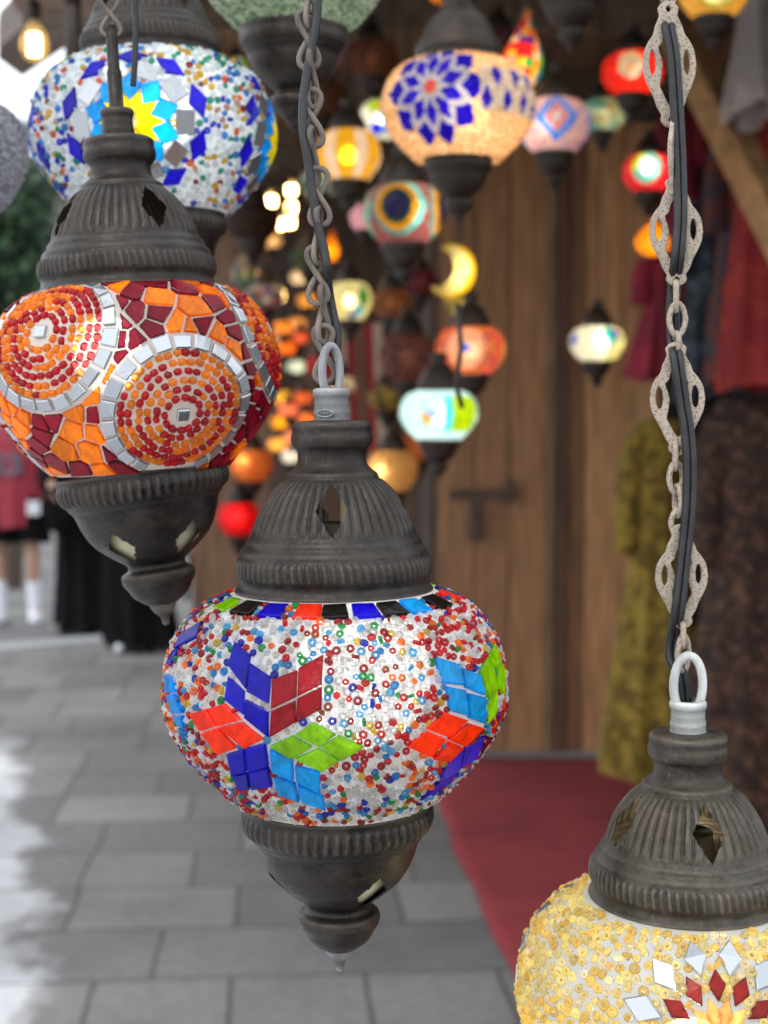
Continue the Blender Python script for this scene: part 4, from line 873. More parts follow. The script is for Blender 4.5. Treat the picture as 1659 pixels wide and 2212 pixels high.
def amber(label, x, y, wd, ht, d, s=10):
    return drop(label, x, y, wd, ht, d, speck([(lin("f0a010"), 5), (lin("d88008"), 3), (lin("ffc030"), 2)]), s, (1, .7, .3))
amber("amber glass drop lamp glowing behind the plate chain", 1412, 506, 74, 92, 4.4, 14)
amber("amber glass drop lamp behind the middle chain", 716, 528, 36, 76, 4.6, 20)
def st_pink(th, v, n):
    c_ = pal_pick(n, [(lin("d04858"), 5), (lin("e06848"), 3), (lin("b83858"), 3), (lin("e8a020"), 2)])
    for t0 in (-.2, 1.9, -2.3):
        rr = np.hypot(wrap(th-t0), (v-.5)*1.5); k = rr < .95; c_[k] = pal_pick(k.sum(), [(lin("e88030"), 3), (lin("e03828"), 3), (lin("e8c020"), 2), (lin("506080"), 2), (lin("d05060"), 2)]); c_[rr < .58] = lin("f0b890"); c_[rr < .12] = lin("2860c8")
    return c_
bg("pink and orange lamp with a peach disc, by the plank door's left edge", 1016, 757, 150, 3.2, st_pink, 1.08, 12, (1, .85, .7))
def st_white(th, v, n):
    c_ = pal_pick(n, [(lin("f4f0d8"), 6), (lin("e8e0c0"), 3)]); k = (wrap(th-.75) > -.45) & (wrap(th-.75) < 1.2); c_[k] = pal_pick(k.sum(), [(lin("d8c840"), 3), (lin("e0a060"), 2), (lin("70b060"), 2), (lin("e8e0c0"), 3)])
    k = diam(th, v, .35, .35, .3, .3) < 1; c_[k] = lin("20a890"); k = diam(th, v, .62, .3, .2, .2) < 1; c_[k] = lin("5030b0"); k = diam(th, v, -1.2, .45, .3, .2) < 1; c_[k] = lin("5878d0"); return c_
bg("small cream lamp with a few coloured patches, alone before the plank door", 1290, 742, 118, 3.9, st_white, 1.0, 17, (1, .93, .8), (.15, -.2, .1), mat='bgclear')
def st_cyan(th, v, n):
    c_ = pal_pick(n, [(lin("d0e8e4"), 6), (lin("b8dcdc"), 3), (lin("e8f4f0"), 3)]); k = (np.abs(wrap(th-.75)) < .52) & (np.abs(v-.52) < .30); c_[k] = pal_pick(k.sum(), [(lin("c8d800"), 5), (lin("98b818"), 2)])
    k = (np.abs(wrap(th-.22)) < .10) & (np.abs(v-.52) < .3); c_[k] = lin("30d8e8"); k = diam(th, v, -.35, .58, .2, .14) < 1; c_[k] = lin("e8a830"); k = diam(th, v, -.2, .5, .12, .1) < 1; c_[k] = lin("5080e0"); return c_
bg("pale aqua lamp with a lime green panel, before the plank door's left edge", 948, 895, 168, 3.0, st_cyan, 1.0, 14, (.95, 1, .98))
bg("plain amber frosted lamp with a bright bulb, right of the front lamp's cap", 848, 1016, 112, 4.0, speck([(lin("c89858"), 4), (lin("d8b078"), 3), (lin("b88848"), 3)]), 1.25, 16, (1, .85, .6), (-.45, -.5, 0), .2, mat='bgclear')
bg("dim dusky pink dotted lamp, left of the peach disc lamp", 880, 772, 122, 4.2, speck([(lin("704038"), 4), (lin("a06858"), 3), (lin("503028"), 3)]), 1.3, 3)
bg("orange and gold speckled lamp just right of the orange lamp's cup", 543, 1005, 92, 4.9, speck([(lin("e05828"), 4), (lin("e89028"), 3), (lin("d0b070"), 2), (lin("b84030"), 2)]), 1.2, 12, (1, .8, .5), (-.3, -.5, .2), .2, mat='bgclear')
bg("glowing red lamp low beside the front lamp's cap", 515, 1120, 92, 4.9, speck([(lin("e01820"), 5), (lin("f03030"), 3), (lin("a01018"), 2)]), 1.25, 10, (1, .4, .35), (0, -.6, .1), .22, mat='bgclear')
def st_top(th, v, n):
    c_ = pal_pick(n, [(lin("e0a838"), 5), (lin("d08828"), 3), (lin("f0d070"), 3)]); k = np.hypot(wrap(th+.1), (v-.55)*2) < .6; c_[k] = lin("f0e0a0"); k = (np.hypot(wrap(th+.1), (v-.55)*2) < .72) & ~k; c_[k] = lin("88b828"); return c_
bg("gold mosaic lamp with a cream disc at the top right edge", 1542, -12, 150, 2.9, st_top, 1.0, 9)
bg("gold mosaic lamp cut off by the top edge, above the honey lamp", 966, -34, 110, 2.3, speck([(lin("e08818"), 4), (lin("c06010"), 3), (lin("f0b840"), 2)]), 1.0, 8, cup=False)
bg("unlit dark lamp at the top edge, only its cup showing, right of the teardrop", 1235, -92, 240, 2.0, speck([(lin("504038"), 3), (lin("705848"), 2)]), 1.0, 0)
bg("green and red striped lamp peeping out beside the blue star lamp's cap", 508, 165, 62, 4.0, st_blocks(L_("b02818", "d8b020", "58c820", "20a030", "e8e0c8"), 10, 6), 1.9, 10)
bg("clear pebbled glass lamp, unlit, cut by the left edge", -88, 338, 290, 1.15, speck([(lin("c4c4c8"), 4), (lin("a8a8b0"), 3), (lin("e4e4ec"), 3), (lin("84848e"), 2)]), 1.3, 0, top=2.11, nu=120, nv=60, group="mosaic lamps hanging at the front of the stall")
bg("pale green beaded lamp above the dark cup at the top, left of the middle chain", 634, -70, 420, 1.09, speck([(lin("c0ccb0"), 5), (lin("90a888"), 3), (lin("708878"), 2), (lin("dce0d0"), 2)]), 1.0, 2, (1, 1, .9), top=2.11, nu=150, nv=70, capmat='bronze')
bg("dim violet and cream mosaic lamp above the far cluster, right of the orange lamp's cap", 572, 640, 84, 5.2, st_blocks(L_("806890", "c8b8a0", "a05848", "607880"), 12, 5), 1.0, 4)
bg("brown amber lamp with darkened glass, left of the crescent lamp", 846, 655, 92, 4.6, speck([(lin("8a5030"), 4), (lin("b07840"), 3), (lin("603828"), 3)]), 1.0, 4)
bg("small green and gold lamp behind the crescent lamp", 1000, 655, 74, 5.0, st_blocks(L_("708038", "c0a040", "406838", "d8c888"), 10, 5), 1.0, 7)
bg("faded turquoise lamp behind the amber striped lamp", 690, 395, 88, 4.8, st_blocks(L_("488888", "90b0a0", "386068", "c0b898"), 12, 5), 1.0, 5)
bg("dim russet lamp up by the roof, left of the honey lamp", 800, 130, 120, 4.2, speck([(lin("704028"), 4), (lin("905838"), 3), (lin("502818"), 3)]), 1.0, 2)
bg("dim plum coloured lamp near the roof behind the teardrop lamp", 1075, 100, 110, 4.0, speck([(lin("583040"), 4), (lin("784858"), 3), (lin("402028"), 3)]), 1.0, 2)
bg("rusty orange lamp with dark blotches low behind the amber frosted lamp", 905, 965, 90, 5.4, speck([(lin("b05028"), 4), (lin("d88838"), 3), (lin("602818"), 3)]), 1.0, 5)
bg("small ruby lamp between the far cluster and the pale speckled lamp", 690, 790, 62, 5.6, speck([(lin("b01828"), 4), (lin("d84038"), 3), (lin("701018"), 3)]), 1.0, 7)
bg("small ivory lamp with brown bands under the pale speckled lamp", 740, 830, 58, 5.8, st_blocks(L_("d8c8a8", "e8dcc0", "886040"), 9, 6), 1.0, 6)
bg("dark unlit brown lamp behind the bare bulbs", 545, 480, 120, 4.6, speck([(lin("503828"), 4), (lin("705038"), 3), (lin("382418"), 3)]), 1.0, 0)
bg("dim copper lamp behind the middle chain, under the roof", 690, 215, 120, 4.4, speck([(lin("604030"), 4), (lin("886040"), 3), (lin("402818"), 3)]), 1.0, 1.5)
bg("dark green speckled lamp between the middle chain and the pale speckled lamp", 668, 560, 80, 5.3, speck([(lin("385040"), 4), (lin("607858"), 3), (lin("283828"), 3)]), 1.0, 3)
bg("dim burgundy lamp just left of the crescent lamp", 905, 610, 84, 4.9, speck([(lin("602030"), 4), (lin("884048"), 3), (lin("401820"), 3)]), 1.0, 3)
bg("olive and brown banded lamp above the aqua lamp's left side", 835, 860, 84, 5.5, st_blocks(L_("686030", "584028", "a08848"), 10, 6), 1.0, 4)
# crescent moon lamp
def moon(label, x, y, ht, d):
    c_ = P(x, y, d); R0 = ht*d/F/2; T = thing("crescent_lamp", label, "lamp", c_, (0, R(14), 0), far_group); V = []; f = []; cols = []; n = 30; m_ = 12
    for i in range(n+1):
        a = -1.95 + 3.9*i/n; u = abs(a)/1.95; wdt = R0*0.36*max(0.03, (1-u**2.2)); th_ = R0*0.30*max(0.05, (1-u**2)); cr = R0*0.72
        cx, cz = cr*math.cos(a)+R0*0.1, cr*math.sin(a)
        for j in range(m_):
            b = 2*math.pi*j/m_; V.append((cx + wdt*math.cos(b)*math.cos(a), th_*math.sin(b), cz + wdt*math.cos(b)*math.sin(a)))
    for i in range(n):
        for j in range(m_): f.append([i*m_+j, (i+1)*m_+j, (i+1)*m_+(j+1) % m_, i*m_+(j+1) % m_]); cols.append(lin("f0c810") if j in (0, 1, 10, 11) else lin(("e8d890", "f0e8c0", "d8c860")[rng.integers(3)]))
    mesh_np("globe", V, f, M['bgglass'], T, np.array(cols), True)
    MB().tube([(R0*0.82-0.012, 0, -0.03), (R0*0.82, 0, 0), (R0*0.82-0.012, 0, 0.03)], 0.009, 8).build("bulb", emat((1, .85, .5), 5), T, True)
    MB().tube([(R0*0.3, 0, R0*0.69), (R0*.3, 0, R0*1.1), (R0*.3, 0, 2.69-c_.z)], 0.003, 8).build("hanging_chain", M['bronze_far'], T, True)
moon("yellow crescent moon lamp under the eye medallion lamp", 952, 580, 128, 3.0)
a = P(775, 700, 7.0); mb = MB()
for i in range(7):
    v = [Vector((-.16+.046*i, .03*math.sin(i*1.9), 0)), Vector((-.16+.046*(i+1), .03*math.sin((i+1)*1.9), 0))]; mb.add([v[0], v[1], v[1]+Vector((.03, 0, -.75)), v[0]+Vector((.03, 0, -.75))], [[0, 3, 2, 1]], ((.30, .03, .03), (.40, .31, .22))[i % 2])
o = mb.build("hanging_cloth", M['cloth']); o.location = a; o.modifiers.new("t", 'SOLIDIFY').thickness = .004; tag(o, "red and cream striped cloth hanging deep in the stall", "cloth")
# small far lamps and bare bulbs deep in the stall
far = [(612, 708, "e08830", "small round amber lamp, highest of the far cluster by the orange lamp"), (618, 752, "f07820", "small bright orange lamp in the far cluster, under the amber one"), (582, 735, "d8b8a0", "small beige and pink lamp touching the orange lamp's rim"), (640, 792, "c8d8c8", "small pale green lamp in the far cluster"), (610, 858, "e8b838", "small yellow lamp in the far cluster"), (622, 885, "e07858", "small salmon lamp in the far cluster, above the gold one"), (606, 912, "f0a818", "small gold lamp in the far cluster beside the front lamp's socket"), (632, 945, "d88870", "small dull pink lamp, low in the far cluster"), (628, 985, "d8d8d0", "small white lamp, lowest in the far cluster"), (664, 650, "e0a040", "tiny gold lamp left of the pale speckled lamp"), (565, 600, "c89858", "tiny tan lamp under the dim striped teardrop"), (648, 600, "d8c0a0", "tiny cream lamp beside the middle chain"), (655, 860, "c86030", "tiny burnt orange lamp touching the middle lamp's loop"), (588, 520, "f0c080", "tiny warm white lamp under the bare bulb cluster"), (640, 700, "e8a860", "tiny peach lamp at the top right of the far cluster"), (664, 905, "d07030", "tiny copper lamp right of the middle lamp's loop"), (600, 960, "f0b050", "tiny honey lamp low in the far cluster"), (648, 730, "c05838", "small rust coloured lamp in the far cluster")]
for i, (x, y, h, lab) in enumerate(far):
    c_ = np.array(lin(h)); bg(lab, x, y, 44, 6.6+0.12*(i % 5), speck([(tuple(c_), 4), (tuple(c_*.7), 2), (tuple(np.minimum(1, c_*1.2)), 2)]), 1.0, 16, (1, .85, .65), top=2.69, nu=40, nv=16, group="small lamps deep in the stall")
bulbs = [(586, 432, 5.2, "upper left bare bulb of the cluster right of the blue star lamp"), (629, 408, 5.0, "topmost bare bulb of the cluster right of the blue star lamp"), (629, 446, 5.1, "middle bare bulb under the topmost one"), (604, 482, 4.8, "lower left one of the pair of big bare bulbs"), (626, 478, 4.8, "lower right one of the pair of big bare bulbs"), (604, 636, 5.4, "single bare bulb right of the orange lamp's cap")]
def bare(label, x, y, d, hpx, s=60, glow=0.5):
    c_ = P(x, y, d); T = thing("light_bulb", label, "bulb", c_, (0, 0, 0), "bare warm bulbs hanging in the stall"); h = hpx*d/F
    pr = [(h*.10, h*.52), (h*.14, h*.40), (h*.26, h*.22), (h*.34, h*.02), (h*.33, -h*.18), (h*.24, -h*.36), (h*.10, -h*.46), (h*.01, -h*.48)]
    MB().lathe(pr, 20).build("glass", M['clearglass'], T, True); MB().lathe([(h*.04, h*.2), (h*glow*.26, h*.16), (h*glow*.26, -h*.30), (h*.04, -h*.33)], 12).build("filament", emat((1, .74, .38), s), T, True)
    MB().lathe([(h*.06, h*.95), (h*.16, h*.9), (h*.16, h*.54), (h*.12, h*.49)], 14).build("socket", M['bronze_far'], T, True); MB().tube([(0, 0, h*.94), (0, 0, (2.69 if d > 3 else 2.248)-c_.z)], 0.003, 6).build("cable", M['cord'], T, True)
for x, y, d, lab in bulbs: bare(lab, x, y, d, 38, 30, 1.0)
bare("clear filament bulb glowing against the eave board at upper left", 74, 90, 2.45, 92, 12, 0.6)
MB_ = MB().lathe([(0.004, 0.10), (0.012, 0.095), (0.013, 0.03), (0.016, 0.0), (0.012, -0.004)], 16).tube([(0, 0, 0.09), (0, 0, 0.5)], 0.013, 10); o = MB_.build("pendant_rod", M['bronze_far'], None, True); o.location = P(160, 138, 2.2); tag(o, "dark pendant rod hanging beside the blue star lamp's globe", "pendant")

# ------------------------------------------------------------------ garments at the right
def cloth_tube(name, rings, nf, amp, mat, parent, seg=72, col=(1, 1, 1), seed=0.0, close=True):
    """rings: (z, half width, half depth, centre x, centre y); folds grow towards the hem"""
    V = []; n = len(rings); z0 = rings[0][0]; z1 = rings[-1][0]
    for (z, hx, hy, cx, cy_) in rings:
        u = (z0-z)/(z0-z1+1e-9)
        for k in range(seg):
            t = 2*math.pi*k/seg; fo = 1 + amp*u*math.sin(nf*t + seed + 0.8*math.sin(2*t+seed)) + amp*0.4*u*math.sin(nf*1.7*t+seed*2)
            V.append((cx + hx*fo*math.sin(t), cy_ - hy*fo*math.cos(t), z + 0.012*u*math.sin(3*t+seed)))
    f = [[i*seg+k, (i+1)*seg+k, (i+1)*seg+(k+1) % seg, i*seg+(k+1) % seg] for i in range(n-1) for k in range(seg)]
    if close: f.append(list(range(seg))[::-1])
    return mesh_np(name, V, f, mat, parent, np.tile(np.array(col), (len(f), 1)), True)
def interp_rings(rg, n=8): return [tuple(p) for p in smoothpts(rg, n)]
def garment(name, label, cat, x, y0, y1, w0, w1, d, mat, seed, nf=9, amp=0.10, sleeves=True):
    a = P(x, y0, d); zt = a.z; zb = zat(y1, a.y); k = d/F/2; T = thing(name, label, cat, (a.x, a.y, zb), (0, 0, 0)); H = zt-zb
    cloth_tube("skirt", interp_rings([(H, w0*k*.35, .03, 0, 0), (H*.97, w0*k*.9, .06, 0, 0), (H*.75, w0*k*.85, .08, 0, 0), (H*.55, (w0*.8+w1*.2)*k*.9, .10, 0, 0), (H*.28, (w0*.4+w1*.6)*k, .14, 0, 0), (0, w1*k, .17, 0, 0)]), nf, amp, mat, T, seed=seed)
    if sleeves:
        for s_ in (-1, 1): MB().tube(smoothpts([(s_*w0*k*.7, 0, H*.95), (s_*w0*k*1.05, -.01, H*.83), (s_*w0*k*1.12, -.02, H*.62)], 5), [0.05]*3 + [0.05]*8, 10).build("sleeve", mat, T, True)
    MB().tube([(-w0*k*.75, 0, H*.955), (0, 0, H+.03), (w0*k*.75, 0, H*.955)], .006, 6).tube([(0, 0, H+.03), (0, 0, 2.52-zb)], .003, 6).build("hanger", M['bronze_far'], T, True); return T
mY = pattern_cloth("mustard_print", lin("5c4a14"), lin("8a7428"), 16); mB = pattern_cloth("brown_paisley", lin("2a1c18"), lin("5e4030"), 26, 0.55); mN = pattern_cloth("navy_print", lin("1c222c"), lin("44525c"), 14, 0.56)
mRd = pattern_cloth("red_cotton", lin("7c1a1e"), lin("8e2a22"), 6); mCr = pattern_cloth("crimson_cotton", lin("7a1c30"), lin("942438"), 5); mOr = pattern_cloth("rust_print", lin("6a2a18"), lin("32303a"), 14, 0.5); mGr = pattern_cloth("grey_voile", lin("8c8480"), lin("a69c94"), 5)
garment("dress", "long mustard yellow print dress hanging right of the plank door", "dress", 1428, 905, 1660, 130, 250, 4.95, mY, 0.4)
garment("dress", "long dark brown paisley dress at the right edge", "dress", 1618, 860, 1780, 170, 300, 4.55, mB, 1.9)
garment("garment", "bright red cotton dress high at the right edge", "dress", 1662, 70, 840, 120, 190, 4.3, mRd, 3.1)
garment("garment", "crimson tunic behind the plate chain", "tunic", 1428, 560, 815, 70, 150, 5.4, mCr, 0.9)
garment("garment", "navy patterned tunic between the crimson and the red garment", "tunic", 1536, 430, 870, 100, 140, 5.0, mN, 2.2)
garment("garment", "rust and navy printed tunic left of the bright red dress", "tunic", 1590, 300, 830, 70, 110, 4.7, mOr, 4.2)
garment("garment", "maroon tunic under the red flower lamps", "tunic", 1470, 240, 560, 60, 120, 5.6, mCr, 5.0)
garment("scarf", "pale grey gauzy scarf hanging at the top right corner", "scarf", 1630, -60, 255, 70, 110, 3.9, mGr, 2.7, 7, .14, False)
o = MB().tube([(0.7, 4.3, 2.52), (2.9, 4.3, 2.52)], .015, 8).tube([(0.7, 4.3, 2.52), (0.7, 5.7, 2.52)], .015, 8).build("garment_rail", M['bronze_far'], None, True); tag(o, "dark garment rail high above the dresses", "rail")

# ------------------------------------------------------------------ people in the lane
def skin_body(name, parent, verts, edges, radii, mat):
    me = bpy.data.meshes.new(name); me.from_pydata(verts, edges, []); me.materials.append(mat); o = bpy.data.objects.new(name, me); link(o, parent)
    md = o.modifiers.new("skin", 'SKIN'); md.use_smooth_shade = True
    for i, r_ in enumerate(radii): me.skin_vertices[0].data[i].radius = (r_, r_); me.skin_vertices[0].data[i].use_root = (i == 0)
    ss = o.modifiers.new("sub", 'SUBSURF'); ss.levels = 1; ss.render_levels = 2; return o
def figure(parent, arms, legs, mat, head=True):
    V = [(0, 0, .95), (0, 0, 1.12), (0, 0, 1.30), (0, 0, 1.42), (0, -.01, 1.50), (0, -.015, 1.57), (0, -.02, 1.64), (0, -.01, 1.72)]; E = [(i, i+1) for i in range(7)]; Rr = [.13, .12, .13, .10, .055, .072, .088, .06]
    def chain(st, pts, rs):
        prev = st
        for p, r_ in zip(pts, rs): V.append(p); Rr.append(r_); E.append((prev, len(V)-1)); prev = len(V)-1
        return prev
    for s_, (el, wr) in zip((-1, 1), arms):
        h = chain(3, [(s_*.17, 0, 1.41), el, wr], [.06, .043, .030]); e, w_ = Vector(el), Vector(wr); dn = (w_-e).normalized(); pm = w_ + dn*.06; a = chain(h, [tuple(pm)], [.032])
        side = dn.cross(Vector((0, 1, 0))); side = side.normalized() if side.length > .1 else Vector((1, 0, 0)); fwd = dn.cross(side)
        for q, ln_ in zip((-.024, -.008, .008, .024), (.07, .085, .08, .06)): chain(a, [tuple(pm+fwd*q+dn*.03), tuple(pm+fwd*q+dn*(.03+ln_*.55)), tuple(pm+fwd*q*.9+dn*(.03+ln_)+side*.012)], [.010, .009, .008])
        chain(h, [tuple(w_+dn*.03-fwd*.035), tuple(w_+dn*.075-fwd*.05)], [.012, .009])
    for s_, (kn, an, toe) in zip((-1, 1), legs): chain(0, [(s_*.095, 0, .88), kn, an, toe], [.085, .058, .04, .032])
    o = skin_body("body", parent, V, E, Rr, mat); return o
def face(parent, z=1.645, y=-.105):
    mb = MB().tube([(0, y+.02, z+.01), (0, y-.012, z-.03), (0, y+.015, z-.038)], [.008, .013, .008], 8)
    mb.build("nose", M['skin'], parent, True)
    for s_ in (-1, 1): MB().lathe([(.002, .008), (.010, .004), (.010, -.004), (.002, -.008)], 10, None, (s_*.032, y+.018, z+.012)).build("eye", M['bronze_far'], parent, True)
    MB().tube([(-.025, y+.022, z-.062), (0, y+.012, z-.064), (.025, y+.022, z-.062)], .006, 6).build("mouth", plain("lips", (.30, .12, .10), .5, 0, .1, 20, 0), parent, True)
# man in red jersey
pM = P(38, 1338, 10.1); man = thing("person", "person in a red number 23 jersey, black shorts and white socks at the left edge", "person", (pM.x, pM.y, 0), (0, 0, R(8)), "people walking in the lane")
bdy = figure(man, (((-.27, .0, 1.14), (-.30, -.06, .90)), ((.27, .01, 1.14), (.30, -.05, .90))), (((-.12, -.02, .50), (-.12, .02, .09), (-.13, -.13, .04)), ((.12, -.04, .50), (.13, -.02, .09), (.16, -.17, .04))), M['skin'])
face(man); mJ = plain("red_jersey", (0.27, 0.018, 0.035), .7, 0, .12, 8, .1); mK = plain("black_cloth", (0.0045, 0.004, 0.005), 1.0, 0, .3, 6, .1, 60, .004); mK.node_tree.nodes["Principled BSDF"].inputs["Specular IOR Level"].default_value = 0.15; mWh = plain("white_cotton", (.72, .74, .80), .9, 0, .08)
jz = cloth_tube("jersey", interp_rings([(1.49, .07, .07, 0, 0), (1.46, .13, .09, 0, 0), (1.41, .205, .115, 0, 0), (1.30, .215, .14, 0, 0), (1.10, .205, .145, 0, 0), (.90, .215, .15, 0, 0), (.70, .225, .155, 0, 0)]), 7, .05, mJ, man, seed=1.0, close=False)
for s_ in (-1, 1): MB().tube(smoothpts([(s_*.17, 0, 1.415), (s_*.225, 0, 1.32), (s_*.255, 0, 1.20)], 4), [.075]*4+[.08]*5, 12).build("jersey_sleeve", mJ, man, True)
def digits(txt, size, loc, mat, parent, name, ext=.002, off=0.0):
    cu = bpy.data.curves.new(name, 'FONT'); cu.body = txt; cu.size = size; cu.align_x = 'CENTER'; cu.extrude = ext; cu.offset = off; ob = bpy.data.objects.new(name, cu); sc.collection.objects.link(ob); dg = bpy.context.evaluated_depsgraph_get(); me = bpy.data.meshes.new_from_object(ob.evaluated_get(dg)); bpy.data.objects.remove(ob); me.name = name; me.materials.clear(); me.materials.append(mat)
    o = bpy.data.objects.new(name, me); link(o, parent); o.location = loc; o.rotation_euler = (math.pi/2, 0, 0); return o
digits("23", .21, (-.03, -.158, 1.09), plain("grey_trim", (.40, .38, .42), .7, 0, .1), man, "number_trim", .002, .006); digits("23", .21, (-.03, -.162, 1.09), plain("navy_print_ink", (.025, .025, .06), .7, 0, .1), man, "number", .002, .0)
MB().box((.10, -.172, .80), (.19, -.166, .90)).build("patch", mWh, man)
for s_ in (-1, 1):
    cloth_tube("shorts_leg", interp_rings([(.93, .12, .13, s_*.09, 0), (.80, .125, .13, s_*.11, 0), (.60, .13, .13, s_*.125, -.02)]), 6, .05, mK, man, 40, seed=2.0)
    MB().lathe([(.046, .36), (.05, .33), (.054, .24), (.045, .10), (.05, .06)], 18, None, (s_*.125, .0 if s_ < 0 else -.025, 0)).build("sock", mWh, man, True)
    MB().tube(smoothpts([(s_*.125, .05 if s_ < 0 else .03, .05), (s_*.13, -.03, .055), (s_*.14, -.15, .045), (s_*.145, -.19, .04)], 4), [.045]*5+[.048]*5+[.042, .036, .028], 12).build("shoe", mWh, man, True)
MB().lathe([(.03, 1.775), (.075, 1.755), (.098, 1.70), (.10, 1.66), (.095, 1.63)], 20, None, (0, .012, 0)).build("hair", M['bronze_far'], man, True)
# two people in long black robes
def robed(label, x, y, d, wpx, seed, rz, extra=None, shoe=True):
    a = P(x, y, d); T = thing("person", label, "person", (a.x, a.y, 0), (0, 0, rz), "people walking in the lane"); k = wpx*d/F/2
    figure(T, (((-.25, -.04, 1.14), (-.16, -.22, 1.02)), ((.25, -.04, 1.14), (.17, -.20, 1.0))), (((-.09, -.02, .50), (-.09, .02, .09), (-.10, -.12, .04)), ((.09, -.02, .50), (.09, 0, .09), (.10, -.14, .04))), M['skin']); face(T)
    cloth_tube("robe", interp_rings([(1.50, .07, .07, 0, 0), (1.45, .15, .10, 0, 0), (1.36, .20, .13, 0, 0), (1.10, .20, .15, 0, 0), (.80, k*.78, .17, 0, 0), (.40, k*.88, .20, .02, .02), (.05, k*.98, .25, .05, -.03)]), 7, .15, mK, T, seed=seed)
    for s_ in (-1, 1): MB().tube(smoothpts([(s_*.17, 0, 1.41), (s_*.255, -.03, 1.14), (s_*.18, -.18, 1.03)], 5), [.07]*5+[.075]*5+[.08], 12).build("robe_sleeve", mK, T, True)
    hs = MB().lathe([(.02, 1.765), (.08, 1.745), (.108, 1.69), (.112, 1.62), (.115, 1.55), (.15, 1.47), (.19, 1.40)], 24, None, (0, .02, 0)); hs.build("headscarf", mK, T, True)
    for s_ in (-1, 1): MB().tube([(s_*.09, .02, .045), (s_*.09, -.12, .045), (s_*.10, -.24, .035)], [.034, .036, .022], 12).build("shoe", mWh if (shoe and s_ < 0) else mK, T, True)
    return T
T_ = robed("person in a long black robe with a black bag, beside the red jersey", 188, 1360, 9.75, 150, .6, R(-6), None, False)
MB().lathe([(.02, .20), (.11, .18), (.13, .02), (.09, -.12), (.02, -.14)], 20, None, (0, 0, 0)).build("bag", mK, None, True)
bag = sc.objects["bag"]; bag.scale = (.85, .5, .95); bag.location = (T_.location.x-.11, T_.location.y-.27, .84); tag(bag, "black shoulder bag carried by the robed person nearest the jersey", "bag")
robed("person in a long dark robe stepping forward behind the orange lamp's cup", 290, 1395, 9.0, 150, 2.4, R(10))
# striped bag and dark cart further along
a = P(440, 1215, 11.5); o = cloth_tube("shopping_bag", interp_rings([(.34, .20, .10, 0, 0), (.30, .21, .12, 0, 0), (.15, .22, .14, 0, 0), (0, .20, .13, 0, 0)]), 5, .06, None, None, 40, seed=.3)
m, n, l, out = new_mat("striped_canvas"); p = principled(n, l, out, Roughness=.9); wv = n.new("ShaderNodeTexWave"); wv.bands_direction = 'Z'; wv.inputs["Scale"].default_value = 2.6; tc = n.new("ShaderNodeTexCoord"); l.new(tc.outputs["Object"], wv.inputs["Vector"]); rm = ramp(n, l, wv.outputs[1], [(.45, lin("b89c88")), (.55, lin("8a3028"))]); l.new(rm.outputs[0], p.inputs["Base Color"]); o.data.materials.append(m)
o.location = (a.x, a.y, .40); tag(o, "striped cream and red bag on a dark stool beyond the lamps", "bag")
st = thing("stool", "low dark stool under the striped bag", "stool", (a.x, a.y, 0)); MB().lathe([(.02, .395), (.17, .39), (.18, .36), (.02, .35)], 24).build("seat", mK, st, True)
for i in range(4):
    ca, sa = math.cos(i*math.pi/2+.6), math.sin(i*math.pi/2+.6); MB().tube([(.11*ca, .11*sa, .36), (.16*ca, .16*sa, 0)], .022, 8).build("leg", mK, st, True)

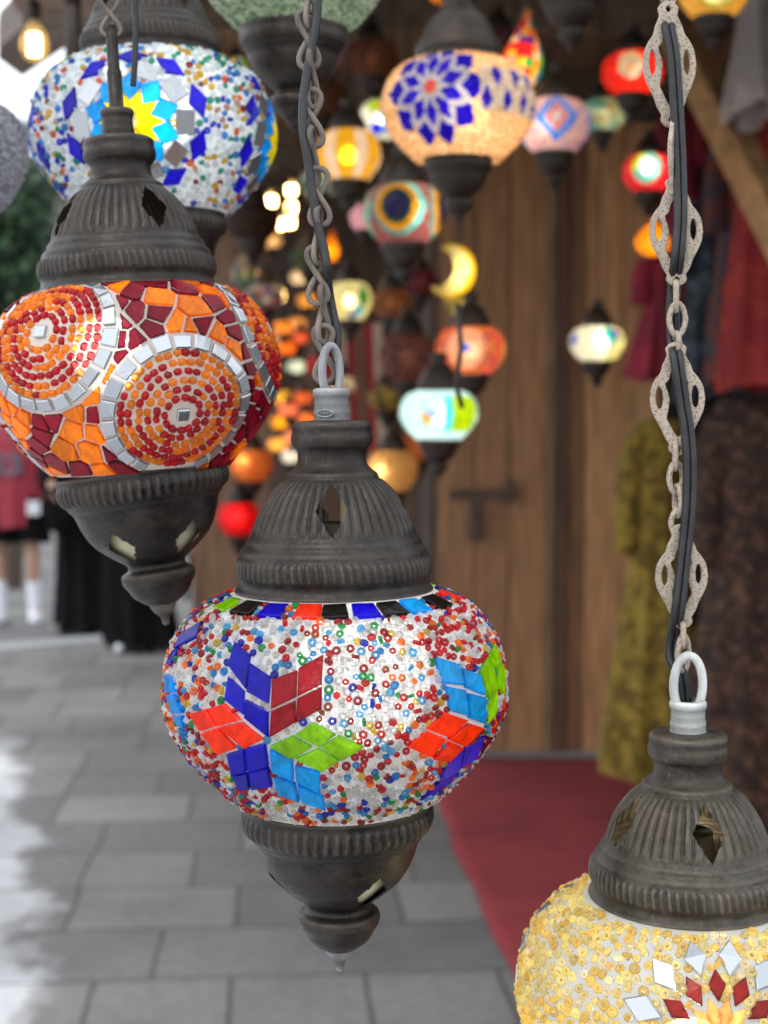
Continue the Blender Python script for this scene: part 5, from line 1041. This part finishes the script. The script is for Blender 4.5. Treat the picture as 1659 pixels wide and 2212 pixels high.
# ------------------------------------------------------------------ far side of the lane: tree, building, awning
def leaf_mat():
    m, n, l, out = new_mat("dark_green_leaf"); p = principled(n, l, out, Roughness=.6); a_ = n.new("ShaderNodeAttribute"); a_.attribute_name = "Col"; l.new(a_.outputs[0], p.inputs["Base Color"]); return m
M['leaf'] = leaf_mat()
def tree(label, x, y, d, rx, rz_, nleaf, cat="tree"):
    c_ = P(x, y, d); T = thing("leafy_tree", label, cat, (c_.x, c_.y, 0)); H = c_.z
    mb = MB().tube(smoothpts([(0, 0, 0), (.05, .02, H*.4), (-.03, 0, H*.8), (0, 0, H*1.1)], 5), [.11-.0055*i for i in range(16)], 10)
    for i in range(9):
        a_ = i*2.4; mb.tube(smoothpts([(0, 0, H*(.45+.05*i)), (.3*rx*math.cos(a_), .3*rx*math.sin(a_), H*(.6+.05*i)), (.75*rx*math.cos(a_), .75*rx*math.sin(a_), H*(.68+.06*i))], 4), [.04-.003*k for k in range(9)], 6)
    mb.build("trunk", plain("bark", (.07, .05, .038), .9, 0, .3), T)
    cl = []
    for i in range(46):
        v = Vector(rng.normal(0, 1, 3)); v.normalize(); v *= rng.uniform(.25, 1)**.5; cl.append((v.x*rx, v.y*rx, H + v.z*rz_))
    cl = np.array(cl); ci = rng.integers(0, len(cl), nleaf); c0 = cl[ci] + rng.normal(0, .17*rx, (nleaf, 3)); u = rng.normal(0, 1, (nleaf, 3)); u /= np.linalg.norm(u, axis=1, keepdims=True); v = np.cross(u, rng.normal(0, 1, (nleaf, 3))); v /= np.linalg.norm(v, axis=1, keepdims=True)
    sz = rng.uniform(.035, .07, (nleaf, 1)); V = np.stack([c0-u*sz, c0+v*sz*.5, c0+u*sz, c0-v*sz*.5], 1).reshape(-1, 3); f = np.arange(nleaf*4).reshape(-1, 4); g_ = rng.uniform(.5, 1.4, (nleaf, 1)); cc = np.array([[.035, .075, .035]])*g_*(1 + 0.25*np.sin(ci[:, None]*1.7))
    mesh_np("crown", V, [f], M['leaf'], T, np.clip(cc, 0, 1))
tree("dark green bushy tree across the lane at the left edge", 10, 600, 12.0, .62, 1.0, 9000)
mP = plain("grey_render", (.30, .29, .28), .85, 0, .1, 1.5, .1, 40, .003)
bl = thing("building", "plain grey building across the lane behind the tree", "building", (0, 0, 0)); mb = MB(); mb.box((-11, 22, 0), (-1.6, 30, 5.3)); mb.build("wall", mP, bl)
MB().box((-11.2, 21.7, 5.303), (-1.4, 30.2, 5.5)).build("roof", M['bronze_far'], bl)
for i in range(5):
    for j in range(2):
        x0 = -10.2+i*1.75; f_ = MB().box((x0, 21.95, 1.0+j*2.4), (x0+1.0, 21.997, 2.5+j*2.4)).build("window", plain("dark_frame", (.05, .05, .05), .4, 0, .1), bl); MB().box((x0+.06, 21.93, 1.06+j*2.4), (x0+.94, 21.947, 2.44+j*2.4)).build("pane", plain("dark_glass", (.06, .075, .085), .08, 0, .1, 3, 0), f_)
aw = thing("awning", "pale slatted awning at the far building, left of the blue star lamp", "awning", (0, 0, 0)); mb = MB()
for i in range(16): mb.box((-6.1+i*.11, 19.0-.02*i, 5.75-.06*i*.5), (-6.02+i*.11, 21.6, 5.80-.06*i*.5), (.7, .74, .74))
mb.build("slats", plain("pale_slats", (.62, .66, .66), .7, 0, .1), aw); MB().box((-6.2, 21.3, 4.9), (-4.2, 21.5, 5.0)).build("frame", M['zinc'], aw)
